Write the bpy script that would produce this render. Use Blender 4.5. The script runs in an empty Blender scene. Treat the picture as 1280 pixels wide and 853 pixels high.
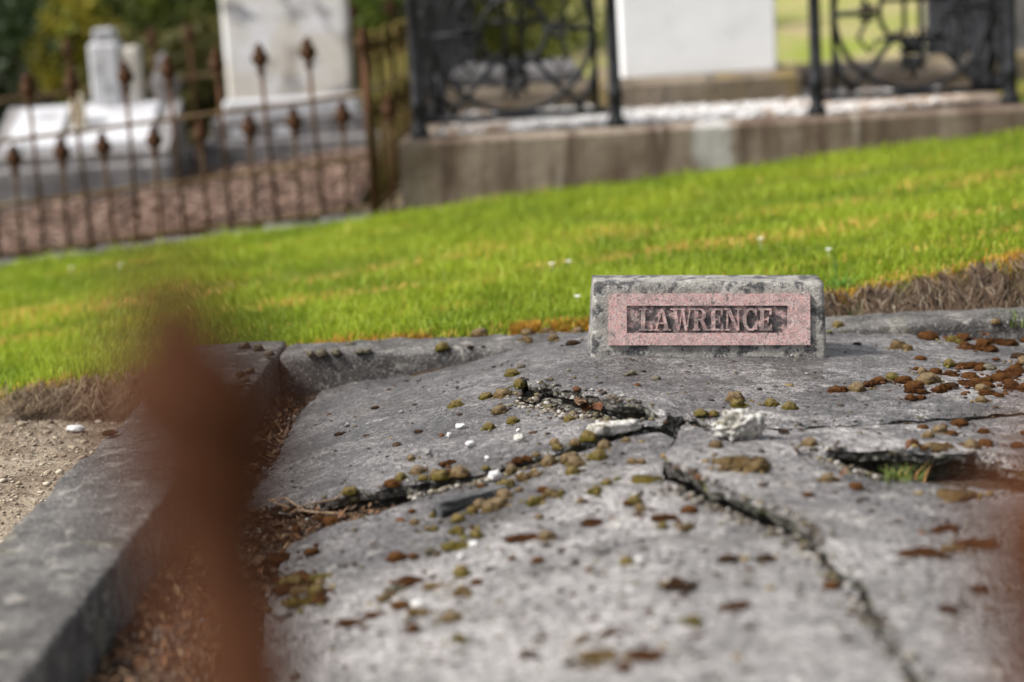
import bpy, math, random
import numpy as np
from mathutils import Vector, Matrix, noise, geometry
random.seed(11); rng = np.random.default_rng(11)
R = math.radians
sc = bpy.context.scene
COL = sc.collection

# ------------------------------------------------------------------ camera
W0, H0, FPX = 1280.0, 853.0, 2489.0
CAMZ, PITCH, ROLL = 0.88, R(11.1), R(3.3)
CPOS = Vector((0, 0, CAMZ))
FWD = Vector((0, math.cos(PITCH), -math.sin(PITCH)))
UP0 = Vector((0, math.sin(PITCH), math.cos(PITCH)))
XR = Vector((1, 0, 0))
RGT = XR * math.cos(ROLL) - UP0 * math.sin(ROLL)
UPV = XR * math.sin(ROLL) + UP0 * math.cos(ROLL)
cam = bpy.data.cameras.new('camera'); camo = bpy.data.objects.new('camera', cam); COL.objects.link(camo)
m = Matrix((RGT, UPV, -FWD)).transposed().to_4x4(); m.translation = CPOS
camo.matrix_world = m
cam.sensor_width = 36; cam.lens = 70; cam.clip_start = 0.02; cam.clip_end = 1000
cam.dof.use_dof = True; cam.dof.focus_distance = 4.02; cam.dof.aperture_fstop = 1.75
cam.dof.aperture_blades = 0
sc.camera = camo
# ------------------------------------------------------------------ sky, sun, exposure
SUN_EL, SUN_AZ = R(50), R(-104)          # azimuth from +Y, towards -X: light comes from behind-left of the grave
world = bpy.data.worlds.new('World'); sc.world = world; world.use_nodes = True
nt = world.node_tree; nt.nodes.clear()
sky = nt.nodes.new('ShaderNodeTexSky'); sky.sky_type = 'NISHITA'; sky.sun_disc = False
sky.sun_elevation = SUN_EL; sky.sun_rotation = SUN_AZ
sky.dust_density = 3.0; sky.air_density = 1.0
hs = nt.nodes.new('ShaderNodeHueSaturation'); hs.inputs['Saturation'].default_value = 0.22
bgn = nt.nodes.new('ShaderNodeBackground'); bgn.inputs['Strength'].default_value = 0.09
wo = nt.nodes.new('ShaderNodeOutputWorld')
nt.links.new(sky.outputs[0], hs.inputs['Color']); nt.links.new(hs.outputs[0], bgn.inputs[0]); nt.links.new(bgn.outputs[0], wo.inputs[0])
sun = bpy.data.lights.new('sun', 'SUN'); sun.energy = 2.7; sun.angle = R(8); sun.color = (1, .965, .91)
suno = bpy.data.objects.new('sun', sun); COL.objects.link(suno)
sd = Vector((math.sin(SUN_AZ) * math.cos(SUN_EL), math.cos(SUN_AZ) * math.cos(SUN_EL), math.sin(SUN_EL)))
suno.rotation_euler = sd.to_track_quat('Z', 'Y').to_euler()
sc.view_settings.view_transform = 'Standard'; sc.view_settings.look = 'None'
sc.view_settings.gamma = 1; sc.view_settings.use_curve_mapping = False
sc.view_settings.exposure = 1.28
sc.render.engine = 'CYCLES'

# ------------------------------------------------------------------ image helpers: a pixel's ray met with a plane or surface
def ray(px, py):
    return (FWD * FPX + RGT * (px - W0 / 2) - UPV * (py - H0 / 2)).normalized()
def at_z(px, py, z=0.0):
    d = ray(px, py); return CPOS + d * ((z - CAMZ) / d.z)
def at_y(px, py, Y):
    d = ray(px, py); return CPOS + d * (Y / d.y)
def on(px, py, hf, z0=0.0):
    z = z0
    for _ in range(14):
        p = at_z(px, py, z); z = 0.5 * z + 0.5 * hf(p.x, p.y)
    p = at_z(px, py, z); return Vector((p.x, p.y, hf(p.x, p.y)))

# ------------------------------------------------------------------ mesh helpers
def fbm(x, y, z=0.0, s=1.0, o=4):
    return noise.fractal(Vector((x * s, y * s, z * s)), 1.0, 2.0, o)
def clamp(v, a=0., b=1.): return max(a, min(b, v))
def sstep(a, b, x):
    t = clamp((x - a) / (b - a)); return t * t * (3 - 2 * t)
class MB:
    def __init__(s): s.v = []; s.f = []
    def add(s, v, f):
        o = len(s.v); s.v += [tuple(p) for p in v]; s.f += [tuple(i + o for i in q) for q in f]; return s
    def box(s, x0, x1, y0, y1, z0, z1, b=0.0, M=None):
        if b <= 0:
            v = [(x, y, z) for z in (z0, z1) for y in (y0, y1) for x in (x0, x1)]
            f = [(0, 2, 3, 1), (4, 5, 7, 6), (0, 1, 5, 4), (2, 6, 7, 3), (0, 4, 6, 2), (1, 3, 7, 5)]
        else:                                           # chamfered on the upper and upright edges
            v = []; f = []
            def ring(i, z): return [(x0+i+b, y0+i, z), (x1-i-b, y0+i, z), (x1-i, y0+i+b, z), (x1-i, y1-i-b, z), (x1-i-b, y1-i, z), (x0+i+b, y1-i, z), (x0+i, y1-i-b, z), (x0+i, y0+i+b, z)]
            for i, z in ((0, z0), (0, z1 - b), (b, z1)): v += ring(i, z)
            for r in range(2):
                for k in range(8): f.append((r*8+k, r*8+(k+1) % 8, r*8+8+(k+1) % 8, r*8+8+k))
            f.append(tuple(range(16, 24))); f.append(tuple(range(7, -1, -1)))
        if M is not None: v = [M @ Vector(p) for p in v]
        return s.add(v, f)
    def tube(s, pts, r, n=8, cap=True):
        pts = [Vector(p) for p in pts]; rr = r if isinstance(r, (list, tuple)) else [r] * len(pts)
        v = []; f = []; prev = None
        for i, p in enumerate(pts):
            t = (pts[min(i+1, len(pts)-1)] - pts[max(i-1, 0)]).normalized()
            a = prev if prev is not None else (Vector((0, 0, 1)) if abs(t.z) < .9 else Vector((1, 0, 0)))
            a = (a - t * a.dot(t)).normalized(); prev = a; bb = t.cross(a)
            for k in range(n):
                an = 2 * math.pi * k / n
                v.append(p + (a * math.cos(an) + bb * math.sin(an)) * rr[i])
        for i in range(len(pts) - 1):
            for k in range(n): f.append((i*n+k, i*n+(k+1) % n, (i+1)*n+(k+1) % n, (i+1)*n+k))
        if cap: f.append(tuple(range(n - 1, -1, -1))); f.append(tuple(range(len(v) - n, len(v))))
        return s.add(v, f)
    def lathe(s, prof, n=12, c=(0, 0, 0), lobes=0, amt=0.0):
        v = []; f = []
        for r, z in prof:
            for k in range(n):
                a = 2 * math.pi * k / n; q = r * (1 + amt * math.cos(lobes * a)) if lobes else r
                v.append((c[0] + q * math.cos(a), c[1] + q * math.sin(a), c[2] + z))
        for i in range(len(prof) - 1):
            for k in range(n): f.append((i*n+k, i*n+(k+1) % n, (i+1)*n+(k+1) % n, (i+1)*n+k))
        f.append(tuple(range(n - 1, -1, -1))); f.append(tuple(range(len(v) - n, len(v))))
        return s.add(v, f)
    def prism(s, poly, y0, y1):                         # polygon in xz, extruded along y (front at y0)
        n = len(poly); v = [(x, y0, z) for x, z in poly] + [(x, y1, z) for x, z in poly]
        f = [tuple(range(n)), tuple(range(2*n-1, n-1, -1))] + [((k+1) % n, k, n+k, n+(k+1) % n) for k in range(n)]
        return s.add(v, f)
def link(name, v, f, mat, parent=None, smooth=False, loc=None):
    me = bpy.data.meshes.new(name); me.from_pydata([tuple(p) for p in v], [], f); me.update()
    if mat is not None: me.materials.append(mat)
    if smooth: me.polygons.foreach_set('use_smooth', [True] * len(me.polygons))
    o = bpy.data.objects.new(name, me); COL.objects.link(o)
    if parent is not None: o.parent = parent
    if loc is not None: o.location = loc
    return o
def obj(name, mb, mat, parent=None, smooth=False, loc=None): return link(name, mb.v, mb.f, mat, parent, smooth, loc)
def tag(o, label=None, cat=None, group=None, kind=None):
    if label: o['label'] = label
    if cat: o['category'] = cat
    if group: o['group'] = group
    if kind: o['kind'] = kind
    return o
def empty(name, loc=(0, 0, 0), rot=(0, 0, 0)):
    o = bpy.data.objects.new(name, None); COL.objects.link(o); o.location = loc; o.rotation_euler = rot
    o.empty_display_size = .05; return o
def big(name, verts, faces, mat, cols=None, smooth=False):
    """numpy arrays: verts (n,3); faces (m,3) triangles; cols (n,3)"""
    me = bpy.data.meshes.new(name); nv, nf = len(verts), len(faces)
    me.vertices.add(nv); me.vertices.foreach_set('co', np.ascontiguousarray(verts, dtype=np.float32).ravel())
    me.loops.add(nf * 3); me.loops.foreach_set('vertex_index', np.ascontiguousarray(faces, dtype=np.int32).ravel())
    me.polygons.add(nf); me.polygons.foreach_set('loop_start', np.arange(0, nf * 3, 3, dtype=np.int32))
    me.update(calc_edges=True)
    if cols is not None:
        a = me.color_attributes.new('Col', 'FLOAT_COLOR', 'POINT')
        c = np.ones((nv, 4), dtype=np.float32); c[:, :3] = cols; a.data.foreach_set('color', c.ravel())
    if smooth: me.polygons.foreach_set('use_smooth', np.ones(nf, dtype=bool))
    me.materials.append(mat)
    o = bpy.data.objects.new(name, me); COL.objects.link(o); return o
_ico = {}
def ico(sub):
    if sub not in _ico:
        import bmesh
        bm = bmesh.new(); bmesh.ops.create_icosphere(bm, subdivisions=sub, radius=1)
        bm.verts.ensure_lookup_table()
        _ico[sub] = (np.array([v.co[:] for v in bm.verts]), np.array([[v.index for v in f.verts] for f in bm.faces])); bm.free()
    return _ico[sub]
def blobs(pos, size, sub=1, flat=.7, jit=.3):
    """many small stones as one numpy mesh"""
    bv, bf = ico(sub); n = len(pos); k = len(bv)
    sc_ = size[:, None] * np.stack([rng.uniform(.7, 1.3, n), rng.uniform(.7, 1.3, n), rng.uniform(.5, 1.1, n) * flat], 1)
    a = rng.uniform(0, 6.28, n); v = np.repeat(bv[None], n, 0) * (1 + rng.uniform(-jit, jit, (n, k, 1)))
    v = v * sc_[:, None, :]; c, s = np.cos(a)[:, None], np.sin(a)[:, None]
    x = v[:, :, 0] * c - v[:, :, 1] * s; y = v[:, :, 0] * s + v[:, :, 1] * c
    v = np.stack([x, y, v[:, :, 2]], 2) + pos[:, None, :]
    f = bf[None] + (np.arange(n) * k)[:, None, None]
    return v.reshape(-1, 3), f.reshape(-1, 3), k

# ------------------------------------------------------------------ materials
def lin(c):
    return tuple(((x / 255) / 12.92 if x / 255 <= .04045 else ((x / 255 + .055) / 1.055) ** 2.4) for x in c)
class NT:
    def __init__(s, name):
        s.m = bpy.data.materials.new(name); s.m.use_nodes = True; s.t = s.m.node_tree; s.t.nodes.clear()
        s.out = s.n('ShaderNodeOutputMaterial'); s.b = s.n('ShaderNodeBsdfPrincipled'); s.l(s.b.outputs[0], s.out.inputs[0])
        s.co = s.n('ShaderNodeTexCoord').outputs['Object']
    def n(s, t): return s.t.nodes.new(t)
    def l(s, a, b): s.t.links.new(a, b)
    def map(s, scale=(1, 1, 1), loc=(0, 0, 0)):
        mp = s.n('ShaderNodeMapping'); mp.inputs['Scale'].default_value = scale; mp.inputs['Location'].default_value = loc
        s.l(s.co, mp.inputs[0]); return mp.outputs[0]
    def noise(s, scale, detail=4, rough=.55, co=None, dist=0.0):
        q = s.n('ShaderNodeTexNoise'); q.inputs['Scale'].default_value = scale; q.inputs['Detail'].default_value = detail
        q.inputs['Roughness'].default_value = rough; q.inputs['Distortion'].default_value = dist
        s.l(co if co is not None else s.co, q.inputs['Vector']); return q.outputs['Fac']
    def vor(s, scale, co=None, out='Distance'):
        q = s.n('ShaderNodeTexVoronoi'); q.inputs['Scale'].default_value = scale
        s.l(co if co is not None else s.co, q.inputs['Vector']); return q.outputs[out]
    def ramp(s, fac, lo, hi, a=0., b=1.):
        q = s.n('ShaderNodeMapRange'); q.interpolation_type = 'SMOOTHSTEP'
        for k, v in zip(('From Min', 'From Max', 'To Min', 'To Max'), (lo, hi, a, b)): q.inputs[k].default_value = v
        s.l(fac, q.inputs['Value']); return q.outputs[0]
    def mix(s, fac, a, b, mode='MIX'):
        q = s.n('ShaderNodeMix'); q.data_type = 'RGBA'; q.blend_type = mode
        for i, v in ((0, fac), (6, a), (7, b)):
            if isinstance(v, (int, float)): q.inputs[i].default_value = v
            elif isinstance(v, tuple): q.inputs[i].default_value = (*v, 1)
            else: s.l(v, q.inputs[i])
        return q.outputs[2]
    def math(s, op, a, b=0.):
        q = s.n('ShaderNodeMath'); q.operation = op
        for i, v in ((0, a), (1, b)):
            if isinstance(v, (int, float)): q.inputs[i].default_value = v
            else: s.l(v, q.inputs[i])
        return q.outputs[0]
    def bump(s, hs, dist=.01, strength=1.0):
        prev = None
        for h, d in hs:
            q = s.n('ShaderNodeBump'); q.inputs['Distance'].default_value = d; q.inputs['Strength'].default_value = strength
            s.l(h, q.inputs['Height'])
            if prev is not None: s.l(prev, q.inputs['Normal'])
            prev = q.outputs[0]
        s.l(prev, s.b.inputs['Normal'])
    def done(s, col, rough=.8, spec=.5):
        if isinstance(col, tuple): s.b.inputs['Base Color'].default_value = (*col, 1)
        else: s.l(col, s.b.inputs['Base Color'])
        if isinstance(rough, (int, float)): s.b.inputs['Roughness'].default_value = rough
        else: s.l(rough, s.b.inputs['Roughness'])
        s.b.inputs['Specular IOR Level'].default_value = spec
        return s.m
def stone(name, c1, c2, sc1=6, layers=(), grain=220, gamt=.35, bump=.0015, rough=.85, spec=.3, gdark=(.05, .05, .055)):
    """two mottled tones, blotch layers (colour, scale, lo, hi, amount), fine grain and bump"""
    t = NT(name); c = t.mix(t.ramp(t.noise(sc1, 6, .6), .38, .62), c1, c2)
    for i, (col, s_, lo, hi, am) in enumerate(layers):
        mk = t.noise(s_, 6, .62, t.map(loc=(i * 7.3 + 1, i * 3.1, i * 1.7)), .4)
        c = t.mix(t.ramp(mk, lo, hi, 0, am), c, col)
    g = t.noise(grain, 3, .7)
    c = t.mix(t.ramp(g, .52, .68, 0, gamt), c, gdark); c = t.mix(t.ramp(g, .46, .30, 0, gamt * .7), c, (.62, .61, .6))
    t.bump([(t.noise(sc1 * 5, 5), bump * 2.5), (g, bump)])
    return t.done(c, rough, spec)
def vcol(name, rough=.6, trans=0., spec=.3, var=.0, sc=60):
    t = NT(name); a = t.n('ShaderNodeAttribute'); a.attribute_name = 'Col'; c = a.outputs['Color']
    if var: c = t.mix(t.ramp(t.noise(sc, 3), .35, .65, 0, var), c, (.03, .025, .02))
    t.done(c, rough, spec)
    if trans:
        tr = t.n('ShaderNodeBsdfTranslucent'); t.l(c, tr.inputs[0]); mx = t.n('ShaderNodeMixShader'); mx.inputs[0].default_value = trans
        t.l(t.b.outputs[0], mx.inputs[1]); t.l(tr.outputs[0], mx.inputs[2]); t.l(mx.outputs[0], t.out.inputs[0])
    return t.m

# slab concrete: grey, fine exposed sand, pale lichen discs, dark algae film
def slab_material():
    t = NT('weathered_concrete')
    sx = t.n('ShaderNodeSeparateXYZ'); t.l(t.co, sx.inputs[0])
    c = t.mix(t.ramp(t.noise(2.6, 10, .72), .38, .62), (.075, .072, .073), (.28, .272, .27))
    c = t.mix(t.ramp(t.noise(9, 8, .72, t.map(loc=(9, 4, 0), scale=(.7, 1.2, 1))), .53, .64, 0, .75), c, (.36, .35, .34))
    c = t.mix(t.ramp(t.noise(5.5, 8, .72, t.map(loc=(8, 2, 0), scale=(.7, 1.3, 1))), .50, .61, 0, .82), c, (.055, .052, .052))
    c = t.mix(t.ramp(t.noise(30, 6, .72, t.map(loc=(1, 7, 0))), .53, .63, 0, .7), c, (.06, .055, .054))
    c = t.mix(t.ramp(t.noise(4, 6, .7, t.map(loc=(4, 4, 0))), .57, .68, 0, .5), c, (.14, .115, .075))
    vd = t.vor(13, t.map(loc=(.3, .2, 0))); nn = t.noise(30, 4)
    disc = t.ramp(t.math('ADD', vd, t.math('MULTIPLY', nn, .25)), .36, .29, 0, 1)
    sel = t.ramp(t.noise(4.5, 2, .5, t.map(loc=(2, 5, 0))), .52, .58)
    c = t.mix(t.math('MULTIPLY', disc, t.math('MULTIPLY', sel, .6)), c, (.34, .33, .30))
    # algae film darkens the left flank; sky sheen on the near half is painted in as a paler colour
    fl = t.math('ADD', t.math('MULTIPLY', sx.outputs[1], .55), t.math('MULTIPLY', sx.outputs[0], -.55))
    fl = t.math('ADD', fl, t.math('MULTIPLY', t.noise(3, 6, .65), .7))
    c = t.mix(t.ramp(fl, 1.85, 2.5, 0, .62), c, (.062, .059, .06))
    fr = t.math('ADD', sx.outputs[1], t.math('MULTIPLY', t.noise(3.2, 8, .72, t.map(loc=(6, 6, 0))), 1.4))
    c = t.mix(t.ramp(fr, 3.95, 3.15, 0, .48), c, (.31, .302, .296)); c = t.mix(1.0, c, (.84, .812, .80), 'MULTIPLY')
    g = t.noise(290, 2, .8); g2 = t.noise(110, 3, .75); g3 = t.noise(48, 4, .75, t.map(loc=(2, 9, 0)))
    for q_, lo, hi, a_, b_ in ((g, .33, .67, 2.0, .25), (g2, .34, .66, 1.5, .52), (g3, .35, .65, 1.32, .66)):
        sc_ = t.ramp(q_, lo, hi, a_, b_); cc_ = t.n('ShaderNodeCombineXYZ')
        for i_ in range(3): t.l(sc_, cc_.inputs[i_])
        c = t.mix(1.0, c, cc_.outputs[0], 'MULTIPLY')
    pits = t.ramp(t.vor(40, t.map(scale=(1, 1, .3))), .0, .16, 1, 0)
    pm = t.math('MULTIPLY', pits, t.ramp(t.noise(18, 2), .52, .60))
    c = t.mix(t.math('MULTIPLY', pm, .9), c, (.022, .016, .014))
    t.bump([(t.noise(18, 6, .65), .015), (g3, .0055), (g2, .006), (g, .003), (pm, -.005)])
    return t.done(c, t.ramp(t.noise(9, 5), .35, .65, .36, .6), .5)
M_slab = slab_material()
def broken_material():
    t = NT('broken_concrete_edge')
    v = t.vor(95, out='Color'); sp = t.n('ShaderNodeSeparateXYZ'); t.l(v, sp.inputs[0])
    c = t.mix(t.ramp(sp.outputs[0], .45, .95), (.04, .037, .033), (.21, .20, .18))
    c = t.mix(t.ramp(t.noise(14, 5), .48, .62, 0, .8), c, (.045, .045, .035))
    c = t.mix(t.ramp(t.noise(20, 5, .6, t.map(loc=(4, 4, 4))), .56, .68, 0, .7), c, (.14, .13, .035))
    d = t.vor(95)
    t.bump([(d, -.006), (t.noise(50, 4), .006)])
    return t.done(c, .95, .15)
M_broken = broken_material()
M_kerb = stone('kerb_concrete', (.052, .047, .044), (.105, .098, .092), 6, [((.035, .032, .03), 12, .48, .62, .85), ((.24, .225, .20), 20, .55, .66, .7), ((.04, .037, .035), 60, .54, .66, .7), ((.16, .15, .08), 5, .6, .72, .4)], 180, .5, .004, .85, .25)
M_block = stone('name_block_concrete', (.17, .162, .147), (.255, .243, .22), 18, [((.04, .04, .043), 22, .49, .57, .92), ((.42, .40, .36), 42, .57, .64, .6), ((.05, .05, .055), 60, .58, .66, .7), ((.24, .22, .10), 30, .62, .70, .5)], 320, .6, .0015, .9, .2)
def granite(name, stain, grime=0.):
    t = NT(name)
    v = t.vor(400, out='Color'); s = t.n('ShaderNodeSeparateXYZ'); t.l(v, s.inputs[0])
    c = t.mix(t.ramp(s.outputs[0], .1, .8), (.47, .24, .23), (.55, .37, .345))
    c = t.mix(t.ramp(s.outputs[1], .74, .82), c, (.20, .17, .175))
    c = t.mix(t.ramp(s.outputs[2], .80, .86), c, (.46, .40, .37))
    c = t.mix(t.ramp(t.noise(50, 4), .50, .64, 0, .6), c, (.26, .20, .19))
    c = t.mix(t.ramp(t.noise(90, 4, .6, t.map(loc=(2, 2, 2))), .60, .68, 0, .85), c, (.10, .095, .085))
    if grime: c = t.mix(t.ramp(t.noise(38, 5, .65, t.map(loc=(.7, 0, .11))), .44, .58, .12, grime), c, (.06, .052, .052))
    if stain:
        c = t.mix(t.ramp(t.noise(40, 6, .65, t.map(loc=(.0, 0, .31))), .38, .56, .25, .96), c, (.03, .028, .03))
        c = t.mix(t.ramp(t.noise(48, 4, .6, t.map(loc=(7, 0, .3))), .60, .70, 0, .6), c, (.21, .20, .17))
    t.bump([(t.noise(260, 3), .0009)])
    return t.done(c, .62, .4)
M_letter = granite('grimy_letter_granite', False, .62); M_granite = granite('pink_granite', False, .22); M_granite_stained = granite('stained_pink_granite', True)
def moss_mat(name, a, b, tip):
    t = NT(name); oi = t.n('ShaderNodeObjectInfo').outputs['Random']
    c = t.mix(t.ramp(oi, 0, 1), a, b)
    sx = t.n('ShaderNodeSeparateXYZ'); t.l(t.co, sx.inputs[0])
    k = t.math('ADD', t.math('MULTIPLY', sx.outputs[2], .9), t.math('MULTIPLY', t.noise(2.6, 4, .6), 1.3))
    c = t.mix(t.ramp(k, .72, 1.22), c, tip)
    c = t.mix(t.ramp(t.noise(9, 5, .8), .47, .62, 0, .85), c, tuple(x * .28 for x in a))
    c = t.mix(t.ramp(t.noise(22, 2, .7, t.map(loc=(3, 3, 3))), .56, .68, 0, .65), c, tuple(min(1, x * 1.7) for x in tip))
    t.bump([(t.noise(14, 4, .8), .16), (t.noise(34, 3, .7), .06)]); 
    return t.done(c, .95, .1)
MOSS = {'olive': moss_mat('olive_moss', (.125, .105, .013), (.165, .125, .018), (.27, .205, .085)),
        'tan': moss_mat('tan_moss', (.145, .098, .032), (.18, .110, .040), (.32, .235, .14)),
        'rust': moss_mat('rust_moss', (.055, .021, .008), (.085, .034, .010), (.15, .066, .022)),
        'dark': moss_mat('dark_moss', (.030, .019, .013), (.045, .026, .015), (.065, .036, .020)),
        'grey': moss_mat('grey_moss', (.095, .083, .05), (.13, .11, .07), (.28, .25, .19))}
def rust_mat(name, a, b, c3, sc=40):
    t = NT(name); c = t.mix(t.ramp(t.noise(sc, 6, .65), .38, .62), a, b)
    c = t.mix(t.ramp(t.noise(sc * .4, 5, .6, t.map(loc=(5, 2, 1))), .5, .62, 0, .8), c, c3)
    t.bump([(t.noise(sc * 3, 4), .0015)]); return t.done(c, .9, .2)
M_rust = rust_mat('rusted_iron', (.036, .0104, .0026), (.062, .0200, .0050), (.020, .0066, .0022))
M_rustfar = rust_mat('rusted_painted_iron', (.060, .022, .011), (.045, .030, .012), (.085, .040, .020), 12)
M_rail = rust_mat('weathered_rail_iron', (.12, .08, .04), (.08, .05, .028), (.18, .13, .07), 12)
t = NT('black_iron_paint'); M_black = t.done(t.mix(t.ramp(t.noise(14, 5), .45, .65), (.006, .0062, .008), (.018, .0185, .024)), .6, .25)
M_plinth = stone('plinth_concrete', (.135, .10, .075), (.23, .19, .155), 3.2, [((.09, .055, .04), 2.2, .46, .6, .75), ((.34, .31, .27), 6, .58, .7, .6), ((.16, .10, .04), 8, .6, .7, .5)], 90, .35, .004)
M_white = stone('white_marble', (.46, .46, .48), (.38, .38, .40), 3, [((.16, .16, .165), 7, .53, .63, .7)], 60, .05, .001, .6, .3)
M_whitepaint = stone('whitewashed_block', (.78, .78, .79), (.72, .72, .735), 2, [((.52, .52, .52), 4, .56, .70, .35)], 60, .03, .001, .7, .3)
M_oldmarble = stone('stained_marble', (.66, .66, .69), (.60, .59, .57), 2.4, [((.14, .14, .16), 3.4, .54, .62, .85), ((.50, .44, .34), 1.6, .48, .62, .6), ((.25, .25, .27), 9, .56, .64, .6)], 60, .08, .001, .65, .3)
M_darkstone = stone('dark_base_stone', (.075, .07, .072), (.16, .15, .15), 5, [((.30, .29, .28), 5, .58, .66, .6)], 90, .3, .003)
M_mossstone = stone('mossy_base_stone', (.20, .16, .12), (.13, .10, .065), 5, [((.17, .12, .025), 6, .5, .62, .8), ((.04, .035, .03), 9, .55, .65, .7)], 90, .3, .004)
M_vgrass = vcol('grass_blades', .55, .42, .25); M_vdry = vcol('dry_stems', .8, .2, .2); M_vleaf = vcol('leaf_faces', .6, .3, .3)
M_vgrit = vcol('loose_grit', .9, 0, .2); M_vlitter = vcol('dead_leaves', .75, .15, .25, .35, 90)
M_soil = stone('dry_soil', (.20, .155, .115), (.29, .24, .185), 7, [((.10, .07, .05), 15, .5, .62, .75), ((.42, .38, .32), 22, .58, .66, .5)], 120, .5, .01, .95, .1)
M_trench = stone('dark_humus', (.05, .032, .022), (.085, .055, .035), 12, [((.14, .095, .06), 30, .55, .66, .7)], 150, .4, .012, .95, .1)
M_bark = stone('bark', (.08, .06, .045), (.13, .10, .075), 9, [], 60, .3, .01, .95, .1)

# ------------------------------------------------------------------ terrain
def edge_y(x): return 4.705 - .09 * sstep(-.72, -.85, x) + .045 * sstep(.3, .9, x)
def lawn_z(x, y):
    x_ = 6 * math.tanh(x / 6)
    z = .075 * x_ - .033 * (min(y, 12) - 4.7) - .038 * (1 - sstep(.85, 1.35, x)) * sstep(-.3, .4, x) * (1 - sstep(4.75, 5.5, y))
    return z + .012 * fbm(x, y, 0, 1.3, 3)
def ground_z(x, y):
    z = lawn_z(x, y)
    soil = -.125 + .03 * fbm(x, y, 1, 3, 4) + .02 * (x + 1) * (1 if x < -1 else 0)
    k = sstep(edge_y(x) + .02, edge_y(x) - .09, y + .03 * fbm(x * 2, 0, 5, 3, 3))              # below the lawn's cut edge
    inside = sstep(-1.0, -.8, x) * sstep(1.9, 1.6, x) * sstep(4.62, 4.55, y)
    k2 = k * sstep(1.7, 1.5, x)
    z = z * (1 - k2) + min(soil, z - .03) * k2
    g = sstep(-.80, -.74, x) * sstep(1.6, 1.54, x) * sstep(4.60, 4.56, y) * sstep(.46, .52, y)
    return z - .3 * g
def grid(x0, x1, y0, y1, nx, ny, hf):
    v = [(x0 + (x1 - x0) * i / nx, y0 + (y1 - y0) * j / ny) for j in range(ny + 1) for i in range(nx + 1)]
    v = [(x, y, hf(x, y)) for x, y in v]
    f = [(j*(nx+1)+i, j*(nx+1)+i+1, (j+1)*(nx+1)+i+1, (j+1)*(nx+1)+i) for j in range(ny) for i in range(nx)]
    return v, f
def ground_material():
    t = NT('ground_soil_and_turf'); sx = t.n('ShaderNodeSeparateXYZ'); t.l(t.co, sx.inputs[0])
    turf = t.mix(t.ramp(t.noise(3.5, 6), .4, .6), (.10, .13, .012), (.17, .17, .025))
    turf = t.mix(t.ramp(t.noise(1.1, 5, .6, t.map(scale=(.35, 1, 1))), .5, .62, 0, .8), turf, (.30, .22, .07))
    soil = t.mix(t.ramp(t.noise(7, 6), .38, .62), (.16, .12, .085), (.27, .22, .165))
    soil = t.mix(t.ramp(t.noise(40, 5, .65), .5, .64, 0, .75), soil, (.09, .065, .045))
    soil = t.mix(t.ramp(t.noise(75, 4, .6, t.map(loc=(3, 2, 1))), .58, .68, 0, .7), soil, (.45, .41, .34))
    e = t.math('ADD', sx.outputs[1], t.math('MULTIPLY', t.noise(12, 4), .12)); e = t.math('SUBTRACT', e, t.ramp(sx.outputs[0], .3, .9, 0, .04))
    c = t.mix(t.ramp(e, 4.62, 4.72), soil, turf)
    far = t.mix(t.ramp(t.noise(.9, 5), .42, .6), (.33, .27, .15), (.20, .24, .04))
    c = t.mix(t.ramp(sx.outputs[1], 11, 15), c, far)
    t.bump([(t.noise(25, 6, .6), .03), (t.noise(130, 4), .008)]); return t.done(c, .95, .1)
M_ground = ground_material()
# one sheet to the horizon: fine where it is seen, coarse beyond
xs = [-400, -150, -60, -25, -12, -7] + list(np.arange(-4.5, 5.01, .05)) + [7, 12, 25, 60, 150, 400]
ys = [-200, -60, -20, -6, -2] + list(np.arange(0, 3, .25)) + list(np.arange(3, 5.4, .04)) + list(np.arange(5.4, 9, .1)) + [9.5, 10, 11, 12, 14, 17, 22, 30, 50, 90, 180, 400]
gv = [(x, y, ground_z(x, y)) for y in ys for x in xs]; nx = len(xs)
gf = [(j*nx+i, j*nx+i+1, (j+1)*nx+i+1, (j+1)*nx+i) for j in range(len(ys)-1) for i in range(nx-1)]
tag(link('ground', gv, gf, M_ground, smooth=True), 'soil beside the grave rising into a sloping green lawn', 'ground', kind='structure')

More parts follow.
